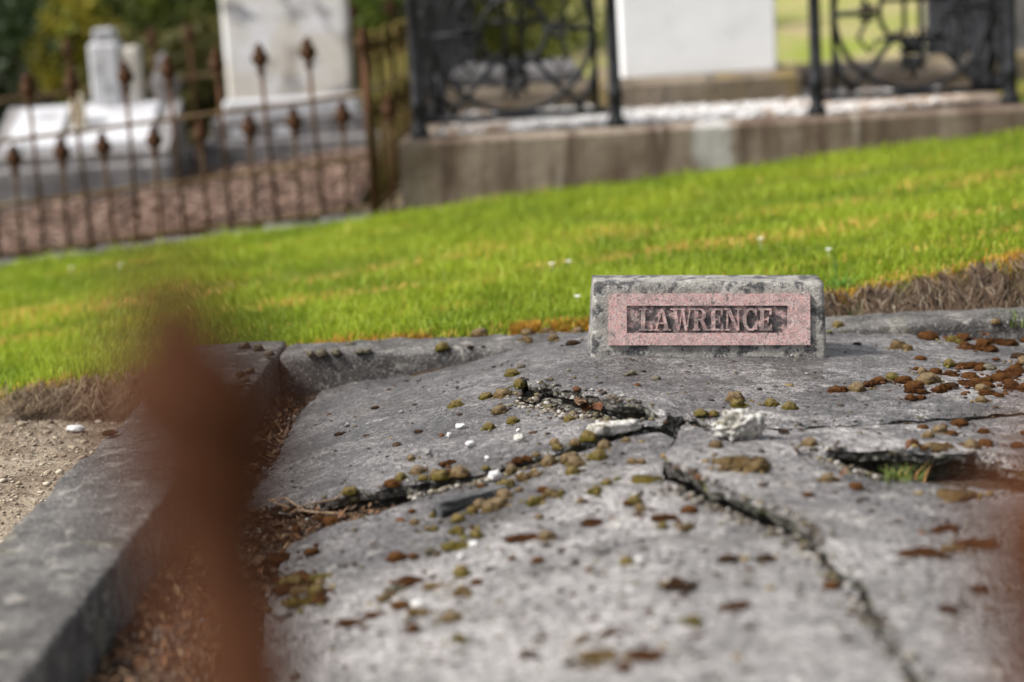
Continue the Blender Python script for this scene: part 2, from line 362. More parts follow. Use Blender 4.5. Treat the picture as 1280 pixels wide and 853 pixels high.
# ------------------------------------------------------------------ the grave: kerb
KZ = -.01
bl = at_z(296, 430, KZ); br = at_z(1280, 386, KZ); fl = at_z(318, 450, KZ)
def kerb_stone(name, p0, p1, width, ztop, zbot, side, parent, wob=.006, seed=0, step=.018, z1=None):
    """a cast kerb from p0 to p1 along one face; width to the `side` normal; worn rounded arrises"""
    p0 = Vector((p0[0], p0[1])); p1 = Vector((p1[0], p1[1])); d = p1 - p0; L = d.length; d /= L; n = Vector((-d.y, d.x)) * side
    prof = [(0, zbot), (-.004, zbot * .5), (0, ztop - .016), (.0015, ztop - .006), (.0045, ztop - .002), (.012, ztop), (width*.3, ztop+.004), (width * .5, ztop + .005), (width*.7, ztop+.004), (width - .012, ztop), (width - .0045, ztop - .002), (width - .0015, ztop - .006), (width, ztop - .016), (width + .004, zbot * .5), (width, zbot)]
    N = max(2, int(L / step)); v = []; f = []; k = len(prof)
    for i in range(N + 1):
        s = L * i / N; end = min(i, N - i); sh = .003 if end == 0 else 0
        for a, z in prof:
            q = p0 + d * s + n * (a if sh == 0 else a + (sh if a < width / 2 else -sh))
            zz = z - (sh if z > zbot + .02 else 0) + ((z1 - ztop) * i / N if z1 is not None else 0)
            w = fbm(q.x + seed, q.y, zz, 7, 4) * wob + fbm(q.x + seed, q.y, zz, 30, 4) * .004
            v.append((q.x + n.x * w * (1 if a > width / 2 else -1), q.y + n.y * w, zz + w * (.7 if z > zbot + .02 else 0)))
    for i in range(N):
        for j in range(k - 1):
            f.append((i*k+j, i*k+j+1, (i+1)*k+j+1, (i+1)*k+j) if side < 0 else (i*k+j, (i+1)*k+j, (i+1)*k+j+1, i*k+j+1))
    f.append(tuple(range(k))); f.append(tuple(range((N+1)*k-1, N*k-1, -1)))
    o = link(name, v, f, M_kerb, parent, True); o.data.polygons[len(f) - 1].use_smooth = False; o.data.polygons[len(f) - 2].use_smooth = False
    return o
XL = -.57; XRT = 1.40
def XLy(y): return -.555 - .05 * (4.4 - y)
kerb = tag(empty('grave_kerb', (0, 0, 0)), 'low weathered concrete kerb framing the cracked grave slab', 'kerb')
kerb_stone('side_kerb', (XLy(.66), .66), (XLy(3.62), 3.62), .225, KZ + .005, -.3, 1, kerb, seed=3)
kerb_stone('side_kerb', (XLy(3.632), 3.632), (XLy(4.7), 4.7), .22, KZ, -.3, 1, kerb, seed=8)
kerb_stone('side_kerb', (XRT, .66), (XRT, 4.66), .21, KZ - .01, -.3, -1, kerb, seed=13)
bk0 = Vector((XLy(4.6) + .003, bl.y - .17)); bk1 = Vector((XRT - .012, br.y - .155))
kerb_stone('back_kerb', (bk0.x, bk0.y), (.20, bk0.y * .45 + bk1.y * .55), .175, KZ - .005, -.3, 1, kerb, seed=23)
kerb_stone('back_kerb', (.21, bk0.y * .45 + bk1.y * .55), (bk1.x, bk1.y), .16, KZ + .004, -.3, 1, kerb, seed=33)
kerb_stone('front_kerb', (XL - .45, .44), (XRT + .21, .44), .21, KZ, -.3, 1, kerb, seed=43)
# soil and humus bed inside the kerb
def bed_z(x, y):
    zz = .022 - .125 * (clamp((.22 - x) / .74, 0, 1.3)) ** 1.35 if x < .22 else .022 - .05 * (x - .22)
    return zz - .030 + .012 * fbm(x, y, 3, 7, 4) + .038 * sstep(-.40, -.56, x) - .02 * sstep(-.2, .1, x)
v, f = grid(XL - .22, XRT + .05, .62, 4.56, 80, 160, bed_z)
tag(link('grave_bed', v, f, M_trench, smooth=True), 'dark humus bed inside the kerb under the slab', 'soil', kind='structure')

# ------------------------------------------------------------------ the grave: broken slab
def h0(x, y):
    xr = .22
    if x < xr: z = .022 - .125 * (clamp((xr - x) / .74, 0, 1.3)) ** 1.35
    else: z = .022 - .058 * (x - xr) - .02 * (x - xr) ** 2
    z -= .022 * sstep(4.15, 4.5, y) * sstep(.25, -.15, x) * sstep(-.46, -.2, x)
    return z + .006 * fbm(x, y, 0, 2.2, 3)
def P(*pts): return [Vector((on(a, b, h0).x, on(a, b, h0).y)) for a, b in pts]
LIPH = .022
_lp = [(654, 473), (672, 477), (690, 481), (722, 487), (745, 491), (768, 502), (800, 505), (826, 515), (846, 519)]
lip = []
for i_, (a_, b_) in enumerate(_lp):
    r_ = LIPH * math.sin(math.pi * clamp(.06 + i_ / 8 * .88)) ** .7 * (0.15 if i_ == 0 else .75 if i_ == 1 else 1); q_ = on(a_, b_, lambda x, y: h0(x, y) + r_); lip.append(Vector((q_.x, q_.y)))
low = P((838, 523), (800, 525), (762, 527), (730, 523), (700, 517), (668, 509), (650, 503))
crack1 = P((294, 641), (340, 637), (382, 631), (440, 620), (500, 609), (560, 599), (604, 590), (640, 580), (690, 566), (735, 551), (770, 540), (832, 528))
back = [Vector((-.478, 4.33))] + [Vector((x, 4.475 - .045 * x + .004 * math.sin(9 * x))) for x in (-.44, -.2, .1, .5, .9, 1.35)]
crack2 = P((852, 522), (900, 530), (975, 533), (1060, 530), (1120, 524), (1200, 520), (1290, 512))
P1 = back[:] + [Vector((1.37, 4.3)), Vector((1.375, 3.9))] + list(reversed(crack2)) + list(reversed(lip)) + list(reversed(low))[:0] + P((650, 503)) + list(reversed(low))[1:] + list(reversed(crack1)) + [Vector((-.488, 3.9))]
c1low = P((352, 682), (372, 668), (405, 652), (438, 643), (470, 634), (520, 614), (560, 604), (606, 594.5), (644, 582.5), (694, 568), (738, 553), (772, 541.8), (826, 531.5))
ridgeL = P((842, 540), (831, 566), (828, 593), (876, 615), (909, 632), (942, 646.5), (992, 660.5), (1011, 675.5), (1035, 701), (1080, 746), (1105, 790), (1145, 848), (1170, 905))
ridgeR = P((850, 538), (836, 565), (832, 592), (880, 611), (912, 628), (944, 643), (995, 658), (1014, 674), (1040, 698), (1086, 743), (1112, 788), (1151, 845), (1176, 903))
P2 = c1low + ridgeL + [Vector((.46, 1.9)), Vector((.44, 1.3)), Vector((-.3, 1.28)), Vector((-.33, 2.0))] + P((330, 800), (338, 745), (345, 710))
hole = P((1300, 592), (1240, 577), (1170, 571), (1100, 570), (1060, 570), (1030, 573), (1060, 586), (1100, 598), (1150, 604), (1200, 608), (1300, 616))
c2low = P((860, 526), (900, 534), (975, 536.5), (1060, 533.5), (1120, 528), (1200, 524), (1290, 516))
P3 = c2low + [Vector((1.375, 3.78))] + [Vector((1.375, hole[0].y + .02))] + hole + [Vector((1.375, hole[-1].y - .02)), Vector((1.372, 1.3)), Vector((.455, 1.3)), Vector((.475, 1.9))] + list(reversed(ridgeR))
def seg_dist(px, py, poly):
    best = 9; side = 0; tt = 0; n = len(poly) - 1
    for i in range(n):
        a, b = poly[i], poly[i+1]; d = b - a; t = clamp(((px-a.x)*d.x + (py-a.y)*d.y) / max(d.length_squared, 1e-9))
        q = a + d * t; e = math.hypot(px - q.x, py - q.y)
        if e < best: best = e; side = d.x * (py - a.y) - d.y * (px - a.x); tt = (i + t) / n
    return best, side, tt
def z1(x, y):
    z = h0(x, y); d, s, t_ = seg_dist(x, y, lip)
    if (s > 0 or (d < .012 and d < seg_dist(x, y, low)[0])) and d < .5:
        w = math.sin(math.pi * clamp(.06 + t_ * .88)) ** .7
        k = sstep(lip[0].x - .02, lip[0].x + .08, x) * sstep(lip[-1].x + .22, lip[-1].x + .02, x)
        z += LIPH * w * k * math.exp(-(d / .16) ** 1.4)
    dd, _, _ = seg_dist(x, y, crack1); z += .005 * math.exp(-(dd / .15)) * sstep(.1, -.3, x)
    return z
def z2(x, y): return h0(x, y) - .008
def z3(x, y):
    z = h0(x, y); d, s, t_ = seg_dist(x, y, ridgeR)
    z += .015 * math.exp(-(d / .2)) * sstep(.03, .12, t_) * (1 - sstep(.45, .75, t_))
    d, s, t_ = seg_dist(x, y, hole[:6]); z += .012 * math.exp(-(d / .12)) * (1 if y > hole[5].y - .0 else 0)
    return z
def inside(x, y, poly):
    r = False; j = len(poly) - 1
    for i in range(len(poly)):
        a, b = poly[i], poly[j]
        if (a.y > y) != (b.y > y) and x < (b.x - a.x) * (y - a.y) / (b.y - a.y) + a.x: r = not r
        j = i
    return r
def jag(poly, step=.013, amt=.0075, seed=0):
    out = []
    for i in range(len(poly)):
        a, b = poly[i], poly[(i+1) % len(poly)]; L = (b - a).length; n = max(1, int(L / step))
        for k in range(n):
            p = a + (b - a) * (k / n); q = min(k, n - k) / max(n, 1)
            out.append(Vector((p.x + amt * .8 * fbm(p.x, p.y, seed, 30, 4) + .010 * fbm(p.x, p.y, seed, 11, 2), p.y + amt * fbm(p.x, p.y, seed + 9, 30, 4) + .012 * fbm(p.x, p.y, seed + 5, 11, 2))))
    return out
slab = tag(empty('grave_slab', (0, 0, 0)), 'broken grey concrete grave slab dotted with moss, split by long cracks', 'grave slab')
def slab_piece(poly, zf, thick, seed, label, spacing=.02):
    o = jag(poly, seed=seed); n = len(o)
    x0, x1 = min(p.x for p in o), max(p.x for p in o); y0, y1 = min(p.y for p in o), max(p.y for p in o)
    pts = list(o); y = y0; r = 0
    cell = {}
    for p in o: cell.setdefault((int(p.x / .02), int(p.y / .02)), []).append(p)
    sp = spacing
    while y < y1:
        sp = spacing if y > 2.2 else .05
        x = x0 + (sp / 2 if r % 2 else 0)
        while x < x1:
            q = Vector((x + random.uniform(-.2, .2) * sp, y + random.uniform(-.2, .2) * sp)); c = (int(q.x / .02), int(q.y / .02))
            near = any((q - p).length < .010 for i in (-1, 0, 1) for j in (-1, 0, 1) for p in cell.get((c[0]+i, c[1]+j), ()))
            if not near and inside(q.x, q.y, o): pts.append(q)
            x += sp
        y += sp * .87; r += 1
    V, E, F, _, _, _ = geometry.delaunay_2d_cdt(pts, [(i, (i + 1) % n) for i in range(n)], [], 1, 1e-6)
    V = list(V); faces = [tuple(t_) for t_ in F if inside(sum(V[i].x for i in t_) / 3, sum(V[i].y for i in t_) / 3, o)]
    vs = []
    for q in V:
        z = zf(q.x, q.y) +   .0040 * fbm(q.x, q.y, seed, 11, 5) + .0016 * fbm(q.x, q.y, seed + 4, 45, 3)
        vs.append([q.x, q.y, z])
    edge = set()
    for t_ in faces:
        for a, b in ((t_[0], t_[1]), (t_[1], t_[2]), (t_[2], t_[0])): edge.add((a, b))
    bnd = [(a, b) for a, b in edge if (b, a) not in edge]
    for a, b in bnd:                                      # chipped arris
        vs[a][2] -= .003 + .004 * abs(fbm(V[a].x, V[a].y, 2, 40, 3))
    top = link('slab_piece', vs, faces, M_slab, slab, True); top['label'] = label
    # rough broken sides
    bv = []; bf = []; idx = {}; rows = 5
    cen = {}
    for a, b in bnd:
        d = V[b] - V[a]; nrm = Vector((d.y, -d.x)).normalized()
        cen.setdefault(a, []).append(nrm); cen.setdefault(b, []).append(nrm)
    for a in cen:
        nn = sum(cen[a], Vector((0, 0))); nn = nn.normalized() if nn.length > 1e-6 else Vector((0, 0)); idx[a] = len(bv)
        for r_ in range(rows):
            dn, ins = ((0, 0), (.006, .002), (.017, .004), (.026, .022), (.07, .045))[r_]; z = vs[a][2] - dn * (1 + .3 * fbm(V[a].x, V[a].y, 6, 20, 3)); k = 0 if r_ == 0 else (.008 * fbm(V[a].x, V[a].y, z * 3, 28, 3) - ins)
            bv.append((V[a].x + nn.x * k, V[a].y + nn.y * k, z))
    for a, b in bnd:
        for r_ in range(rows - 1): bf.append((idx[a] + r_, idx[a] + r_ + 1, idx[b] + r_ + 1, idx[b] + r_))
    link('broken_edge', bv, bf, M_broken, top, False)
    return o
O1 = slab_piece(P1, z1, .075, 1, 'back slab piece carrying the name block, with a lifted broken lip')
O2 = slab_piece(P2, z2, .075, 1, 'front left slab piece sloping down to the side kerb')
O3 = slab_piece(P3, z3, .075, 1, 'front right slab piece with a grassy hole')
def slab_at(x, y):
    if inside(x, y, P1): return z1(x, y), 1
    if inside(x, y, P2): return z2(x, y), 2
    if inside(x, y, P3): return z3(x, y), 3
    if y > .6:
        bf_ = bk0.y + (bk1.y - bk0.y) * clamp((x - bk0.x) / (bk1.x - bk0.x))
        if XLy(y) < x < XRT and y < bf_: return bed_z(x, y) + .01, 0
        if XLy(y) - .22 <= x <= XLy(y) and y < 4.69: return KZ + .006, 4
        if XLy(y) < x < XRT and bf_ <= y < bf_ + .17: return KZ - .004, 5
    return ground_z(x, y), 6
def hz(x, y): return slab_at(x, y)[0]
def place(px, py):
    """first surface the pixel's ray meets"""
    d = ray(px, py); t0 = (.12 - CAMZ) / d.z; t1 = (-.25 - CAMZ) / d.z; prev = t0; N = 90
    for i in range(N + 1):
        t_ = t0 + (t1 - t0) * i / N; q = CPOS + d * t_
        if q.z <= hz(q.x, q.y):
            a, b = prev, t_
            for _ in range(12):
                m_ = (a + b) / 2; q = CPOS + d * m_
                if q.z <= hz(q.x, q.y): b = m_
                else: a = m_
            q = CPOS + d * b; return Vector((q.x, q.y, hz(q.x, q.y))), slab_at(q.x, q.y)[1]
        prev = t_
    q = at_z(px, py, 0); return Vector((q.x, q.y, hz(q.x, q.y))), slab_at(q.x, q.y)[1]

# ------------------------------------------------------------------ the name block
bb = on(886.5, 446, z1); TILT = R(3.3)
nb = tag(empty('name_block', (bb.x, bb.y, bb.z - .012), (0, TILT, 0)), 'small grey concrete block with pink granite name plaque on the slab', 'grave marker')
BW, BH, BD = .252, .166, .15
def block_mesh():
    import bmesh
    bm = bmesh.new(); nx_, nz_, ny_ = 44, 16, 12
    def pt(u, w, s):        # u across, w up, s depth 0..1
        lean = .035 * w; x = (u * 2 - 1) * (BW - .007 * w); y = lean + s * (BD - lean * 1.5); z = w * BH
        return Vector((x, y, z))
    faces = []
    for (A, B, fn) in ((nx_, nz_, lambda a, b: pt(a, b, 0)), (nx_, nz_, lambda a, b: pt(1 - a, b, 1)), (nx_, ny_, lambda a, b: pt(a, 1, b)), (ny_, nz_, lambda a, b: pt(0, b, 1 - a)), (ny_, nz_, lambda a, b: pt(1, b, a))):
        g = [[bm.verts.new(fn(i / A, j / B)) for i in range(A + 1)] for j in range(B + 1)]
        for j in range(B):
            for i in range(A): bm.faces.new((g[j][i], g[j][i+1], g[j+1][i+1], g[j+1][i]))
    bmesh.ops.remove_doubles(bm, verts=bm.verts, dist=.0005)
    for v_ in bm.verts:                                 # worn arrises and pitted faces
        ex = min(abs(abs(v_.co.x) - (BW - .007 * v_.co.z / BH)), .02); ez = min(BH - v_.co.z, .02); ey = min(v_.co.y - .035 * v_.co.z / BH, .02)
        near = sum(1 for q in (ex, ez, ey) if q < .004)
        w = .0016 * fbm(v_.co.x, v_.co.y, v_.co.z, 30, 4)
        k = (.0012 + .0014 * fbm(v_.co.x, v_.co.y, v_.co.z, 18, 3)) if near >= 2 else 0
        c = Vector((0, BD / 2, BH * .5)); dv = (c - v_.co); dv.x = 0 if near < 2 or ex > .004 else math.copysign(1, dv.x); dv.y = math.copysign(1, dv.y) if ey < .004 else 0; dv.z = -1 if ez < .004 else 0
        if dv.length > 0: v_.co += dv.normalized() * k
        v_.co += Vector((0, w, w * .5))
    me = bpy.data.meshes.new('concrete_block'); bm.to_mesh(me); bm.free(); me.materials.append(M_block)
    me.polygons.foreach_set('use_smooth', [True] * len(me.polygons))
    o = bpy.data.objects.new('concrete_block', me); COL.objects.link(o); o.parent = nb; return o
block_mesh()
# plaque: set in the leaning face; local frame with z up the face
LEAN = math.atan2(.035, BH)
pl = MB(); PW, PZ0, PZ1, PT = .214, .036, .146, .007     # half width, bottom, top, proud
RW0, RW1, RZ0, RZ1, RD = -.176, .166, .062, .120, .0045   # sunk lettering panel
xs_ = [-PW, RW0, RW1, PW]; zs_ = [PZ0, RZ0, RZ1, PZ1]
for i in range(3):
    for j in range(3):
        if i == 1 and j == 1: continue
        pl.add([(xs_[i], -PT, zs_[j]), (xs_[i+1], -PT, zs_[j]), (xs_[i+1], -PT, zs_[j+1]), (xs_[i], -PT, zs_[j+1])], [(0, 1, 2, 3)])
for (a, b) in (((-PW, PZ0), (PW, PZ0)), ((PW, PZ0), (PW, PZ1)), ((PW, PZ1), (-PW, PZ1)), ((-PW, PZ1), (-PW, PZ0))):
    pl.add([(a[0], -PT, a[1]), (a[0], .01, a[1]), (b[0], .01, b[1]), (b[0], -PT, b[1])], [(0, 1, 2, 3)])
for (a, b) in (((RW0, RZ0), (RW1, RZ0)), ((RW1, RZ0), (RW1, RZ1)), ((RW1, RZ1), (RW0, RZ1)), ((RW0, RZ1), (RW0, RZ0))):
    pl.add([(a[0], -PT, a[1]), (b[0], -PT, b[1]), (b[0], -PT + RD, b[1]), (a[0], -PT + RD, a[1])], [(0, 1, 2, 3)])
plq = obj('granite_plaque', pl, M_granite, nb); plq.rotation_euler = (-LEAN, 0, 0); plq['label'] = 'speckled pink granite plaque with raised letters'
q = MB().add([(RW0, -PT + RD, RZ0), (RW1, -PT + RD, RZ0), (RW1, -PT + RD, RZ1), (RW0, -PT + RD, RZ1)], [(0, 1, 2, 3)])
lp = obj('lettering_panel', q, M_granite_stained, plq); lp['label'] = 'sunken panel stained black around the letters'
def arc(cx, cz, r0x, r0z, r1x, r1z, a0, a1, n=14):
    out = []
    for i in range(n):
        a, b = R(a0 + (a1 - a0) * i / n), R(a0 + (a1 - a0) * (i + 1) / n)
        out.append([(cx + r0x * math.cos(a), cz + r0z * math.sin(a)), (cx + r1x * math.cos(a), cz + r1z * math.sin(a)), (cx + r1x * math.cos(b), cz + r1z * math.sin(b)), (cx + r0x * math.cos(b), cz + r0z * math.sin(b))])
    return out
def rc(x0, x1, z0, z1_): return [(x0, z0), (x1, z0), (x1, z1_), (x0, z1_)]
E_ = [rc(.12, .32, 0, 1), rc(.02, .72, .92, 1), rc(.02, .74, 0, .08), [(.64, .70), (.72, .70), (.72, .92), (.60, .92)], [(.62, .08), (.74, .08), (.74, .30), (.68, .30)], rc(.32, .54, .46, .54), rc(.50, .57, .36, .64)]
LET = {'L': [rc(.12, .32, 0, 1), rc(.02, .42, .92, 1), rc(.02, .72, 0, .08), [(.60, .08), (.72, .08), (.72, .34), (.66, .34)]],
       'A': [[(.10, .0), (.17, 0), (.47, .95), (.42, 1)], [(.60, 0), (.83, 0), (.53, 1), (.42, 1)][0:0] or [(.61, 0), (.83, 0), (.54, 1), (.40, 1)], rc(.22, .66, .30, .37), rc(.0, .27, 0, .07), rc(.52, .93, 0, .07)],
       'W': [[(.10, 1), (.30, 1), (.46, 0), (.36, 0)][::-1], [(.40, 0), (.46, 0), (.62, .85), (.57, .9)], [(.50, 1), (.69, 1), (.86, 0), (.76, 0)][::-1], [(.80, 0), (.86, 0), (1.06, 1), (1.0, 1)], rc(.0, .40, .93, 1), rc(.44, .77, .93, 1), rc(.90, 1.15, .93, 1)],
       'R': [rc(.12, .31, 0, 1), rc(.02, .45, .92, 1), rc(.02, .42, 0, .08), rc(.31, .45, .46, .54)] + arc(.44, .73, .10, .19, .28, .27, -90, 90, 10) + [[(.40, .48), (.58, .48), (.84, .0), (.64, .0)][::-1], rc(.70, .92, 0, .07)],
       'E': E_,
       'N': [rc(.14, .22, 0, 1), [(.10, 1), (.32, 1), (.80, 0), (.66, 0)][::-1], rc(.72, .80, 0, 1), rc(.0, .28, .93, 1), rc(.02, .36, 0, .07), rc(.60, .94, .93, 1)],
       'C': arc(.46, .5, .24, .42, .42, .52, 42, 318, 22) + [rc(.70, .78, .66, .98), rc(.70, .78, .04, .32)]}
ADV = {'L': .76, 'A': .92, 'W': 1.14, 'R': .90, 'E': .78, 'N': .96, 'C': .84}
word = 'LAWRENCE'; LH = .047; tot = sum(ADV[c] for c in word); LWD = (.284 / tot)
x = -.150
for c in word:
    mb = MB()
    for i, poly in enumerate(LET[c]):
        off = .00012 * i
        mb.prism([(x + a * LWD, RZ0 + .005 + b * LH) for a, b in poly], -PT - .0004 - off, -PT + RD + .001)
    obj('letter', mb, M_letter, plq)
    x += ADV[c] * LWD

# ------------------------------------------------------------------ moss cushions
def moss_mesh(name, seed, lobes=1, spikes=260, flat=.62, sub=3):
    rnd = random.Random(seed); bv, bf = ico(sub); V = []; F = []
    cs = [(0, 0, 1.0)] if lobes == 1 else []
    if lobes > 1:
        for i in range(lobes):
            a_ = i * 2.4 + seed; q_ = (i / lobes) ** .5 * .75; cs.append((q_ * math.cos(a_) * 1.15, q_ * math.sin(a_) * .75, rnd.uniform(.30, .58)))
    for (cx, cy, r) in cs:
        o = len(V); asp = rnd.uniform(.75, 1.05)
        for p in bv:
            w = 1 + .36 * noise.noise(Vector((p[0] * 1.6 + seed, p[1] * 1.6, p[2] * 1.6))) + .11 * noise.noise(Vector((p[0] * 4, p[1] * 4 + seed, p[2] * 4))) + .05 * noise.noise(Vector((p[0] * 11, p[1] * 11 + seed, p[2] * 11)))
            z = p[2] * w * r * flat * (1.15 if lobes > 1 else 1)
            if z < -.12 * r: z = -.12 * r
            V.append((cx + p[0] * w * r, cy + p[1] * w * r * asp, z))
        F += [tuple(int(i) + o for i in t_) for t_ in bf]
        for _ in range(int(spikes * (r if lobes > 1 else 1))):            # the short felt of shoot tips
            k = rnd.randrange(len(bv)); p = Vector(V[o + k])
            if p.z < 0: continue
            nn = Vector(bv[k]); nn.z /= flat; nn.normalize(); tn = nn.orthogonal().normalized() * rnd.uniform(.02, .035)
            tn.rotate(Matrix.Rotation(rnd.uniform(0, 6.28), 3, nn)); h = rnd.uniform(.06, .17) * (r ** .5)
            i = len(V); V += [tuple(p - tn), tuple(p + tn), tuple(p + nn * h + Vector((rnd.uniform(-.03, .03), rnd.uniform(-.03, .03), 0)))]; F.append((i, i + 1, i + 2))
    me = bpy.data.meshes.new(name); me.from_pydata(V, [], F); me.update()
    me.polygons.foreach_set('use_smooth', [True] * len(me.polygons)); return me
MM = {}
for ty in MOSS:
    for i in range(3):
        for kind, lo, fl_ in (('dome', 1, .72), ('cluster', 3 + i, .75), ('mat', 7 + i, .45)):
            me = moss_mesh('moss_cushion', hash((i, kind)) % 97 if False else i * 11 + len(kind) * 3, lo, 760, fl_); me.materials.append(MOSS[ty]); MM[(ty, kind, i)] = me
LAND = [('beside the name block', 700, 440), ('beside the name block', 1060, 440), ('by the lifted slab lip', 690, 505), ('by the lifted slab lip', 790, 515), ('beside the lichened stone lump', 924, 540), ('along the ridge crack', 900, 635), ('along the ridge crack', 1040, 700), ('along the ridge crack', 1120, 800), ('by the grassy hole', 1100, 590), ('by the grassy hole', 1230, 590), ('around the dark crack edge', 590, 625), ('above the leaf filled gap', 480, 560), ('below the leaf filled gap', 430, 660), ('by the trench beside the kerb', 370, 740), ('around the white pebbles', 590, 540), ('on the paler front of the slab', 520, 760), ('on the paler front of the slab', 760, 800), ('on the paler front of the slab', 700, 700), ('on the paler front of the slab', 900, 760), ('beyond the ridge crack', 1190, 700), ('on the right back of the slab', 1200, 475), ('on the right back of the slab', 1080, 485)]
def near_lm(px, py, wh):
    if wh == 4: return 'on the side kerb'
    if wh == 5: return 'on the back kerb'
    return min(LAND, key=lambda l: math.hypot(l[1] - px, 1.6 * (l[2] - py)))[0]
TYN = {'olive': 'olive green', 'tan': 'tan brown', 'rust': 'rusty brown', 'dark': 'flat blackish brown', 'grey': 'pale grey green'}
SAT = []
def moss(px, py, w, ty, rot=None):
    p, wh = place(px, py)
    if wh == 6: return
    r = w / 2 * (p - CPOS).length / FPX * (.78 if ty == 'dark' else 1.02)
    kind = 'cluster' if w >= 26 and ty != 'dark' else 'dome'
    if w >= 38: kind = 'mat'
    o = bpy.data.objects.new('moss_cushion', MM[(ty, kind, random.randrange(3))]); COL.objects.link(o)
    o.location = (p.x, p.y, p.z + .002 - r * .05); o.rotation_euler = (0, 0, (rot if rot is not None else (random.uniform(-.35, .35) if kind != 'dome' else random.uniform(0, 6.28))))
    zz = .45 if ty == 'dark' else random.uniform(.55, .85) if ty == 'rust' else random.uniform(.85, 1.15)
    o.scale = (r, r * random.uniform(.85, 1.15), r * zz)
    SAT.append((p.x, p.y, r, ty))
    sz_ = 'small ' if w < 13 else 'large ' if w > 23 else ''
    form = {'dome': 'round moss cushion', 'cluster': 'lumpy clump of moss cushions', 'mat': 'spreading moss mat'}[kind]
    lm = near_lm(px, py, wh); lab = f'{sz_}{TYN[ty]} {form} {lm}'
    tag(o, lab, 'moss', f'moss: {lab}')
ML = '''640 469 20 o|652 460 11 g|649 483 20 o|629 495 22 t|625 516 18 t|641 528 18 o|712 527 19 o|736 549 24 o|694 556 16 t|697 561 14 o|687 581 24 t|710 577 24 t|719 582 24 t|716 592 18 o|748 573 23 o|756 561 20 t|783 553 14 t|650 584 30 r|640 590 18 t|656 598 36 t|633 609 24 o|631 622 24 t|666 630 32 o|688 621 30 t|743 617 26 o|759 605 14 o|793 629 22 o|809 600 40 o|784 470 9 g|790 469 12 g|820 476 12 g|919 500 24 t|922 508 20 o|876 522 16 o|892 519 14 o|906 516 13 d|747 654 40 r|895 558 16 t|570 509 19 o|608 498 19 o|611 536 17 o|523 541 18 d|469 511 15 d|523 591 20 t|501 600 17 o|544 595 18 t|529 600 14 o|556 581 28 r|562 592 16 r|552 602 22 o|575 598 25 t|607 587 10 o|491 625 23 r|443 633 14 o|602 610 12 r|578 626 14 t|600 634 20 t|612 637 22 t|624 632 24 t|590 640 14 o|518 655 13 t|543 645 12 o|515 641 10 r|543 663 12 o|534 663 9 t|571 667 28 o|596 671 18 o|674 648 10 t|735 655 9 d|656 674 40 r|684 673 20 t|442 422 13 o|438 433 15 g|421 445 13 g|403 452 17 g|322 437 14 g|336 445 14 g|305 435 13 g|380 424 11 g|461 458 12 g|390 470 12 g|452 477 10 g|554 450 18 o|473 429 9 g|521 417 17 g|598 414 32 t|600 419 22 t|588 435 14 d|604 437 7 d|657 411 20 t|677 410 16 t|699 408 25 t|659 419 17 t|685 418 27 t|692 425 15 t|657 428 26 t|722 416 16 t|716 430 26 d|438 634 20 o|401 650 16 r|415 654 24 r|371 664 14 r|424 544 17 d|1047 412 23 o|1180 397 38 r|1239 398 22 r|1085 408 11 d|1072 431 14 d|1125 436 34 t|1163 424 14 r|1192 428 28 o|1203 424 22 r|1225 437 38 r|1250 430 38 r|1274 447 30 d|1187 457 17 o|1215 459 34 r|1236 462 16 g|1048 490 24 r|1071 488 24 t|1085 481 28 r|1099 477 20 r|1115 473 18 o|1130 477 20 r|1153 467 16 t|1169 467 18 r|1187 471 30 r|1157 478 24 t|1143 491 36 r|1173 489 36 r|1215 479 38 r|1241 473 30 r|1262 467 38 r|1237 495 36 r|1267 487 36 r|1199 531 24 r|1175 541 22 t|1153 536 16 r|1161 546 14 t|1143 555 12 r|1175 560 38 t|1215 562 24 t|1271 558 18 r|964 506 18 o|987 511 20 o|1012 556 20 t|980 541 14 d|1036 602 24 t|1195 619 50 t|928 583 60 t|905 588 30 t|850 735 44 d|845 728 26 r|917 760 40 r|866 780 28 o|936 785 16 d|807 821 40 r|1040 735 22 r|1178 663 42 r|1219 681 42 r|1190 690 28 t|1149 692 48 r|1221 738 28 d|1184 763 28 d|1071 610 20 r|956 700 34 d|909 700 34 d|750 822 42 t|726 802 28 t|762 794 26 r|778 837 32 r|812 824 32 r|784 706 22 o|572 802 26 o|578 744 34 t|578 685 42 o|673 702 18 r|719 704 18 d|565 775 25 t|578 719 24 o|596 730 18 r|496 699 24 r|540 693 26 g|517 697 14 r|515 727 38 r|480 750 34 t|440 781 32 r|471 771 28 r|501 759 24 r|521 769 28 t|542 736 26 t|562 773 26 t|517 788 20 r|355 697 40 r|378 737 54 r|384 753 46 o|374 847 18 d|490 741 34 g|368 725 40 r|400 745 36 r|1180 700 18 d|690 650 8 d|640 700 12 r|612 712 12 d|1090 640 14 d|1010 620 14 r|880 690 14 d|760 690 10 d|590 660 8 r|830 650 30 r|855 662 26 t|862 640 22 r|700 740 12 d|640 770 12 d|680 800 14 r|990 760 14 d|1060 800 18 d|896 720 14 d|780 760 14 d|300 470 14 g|296 486 16 g|306 478 13 g|290 500 14 g|312 466 12 g|130 530 26 d|137 543 28 d|125 552 20 d'''
for s in ML.split('|'):
    a, b, c, d = s.split(); moss(float(a), float(b), float(c), {'o': 'olive', 't': 'tan', 'r': 'rust', 'd': 'dark', 'g': 'grey'}[d])

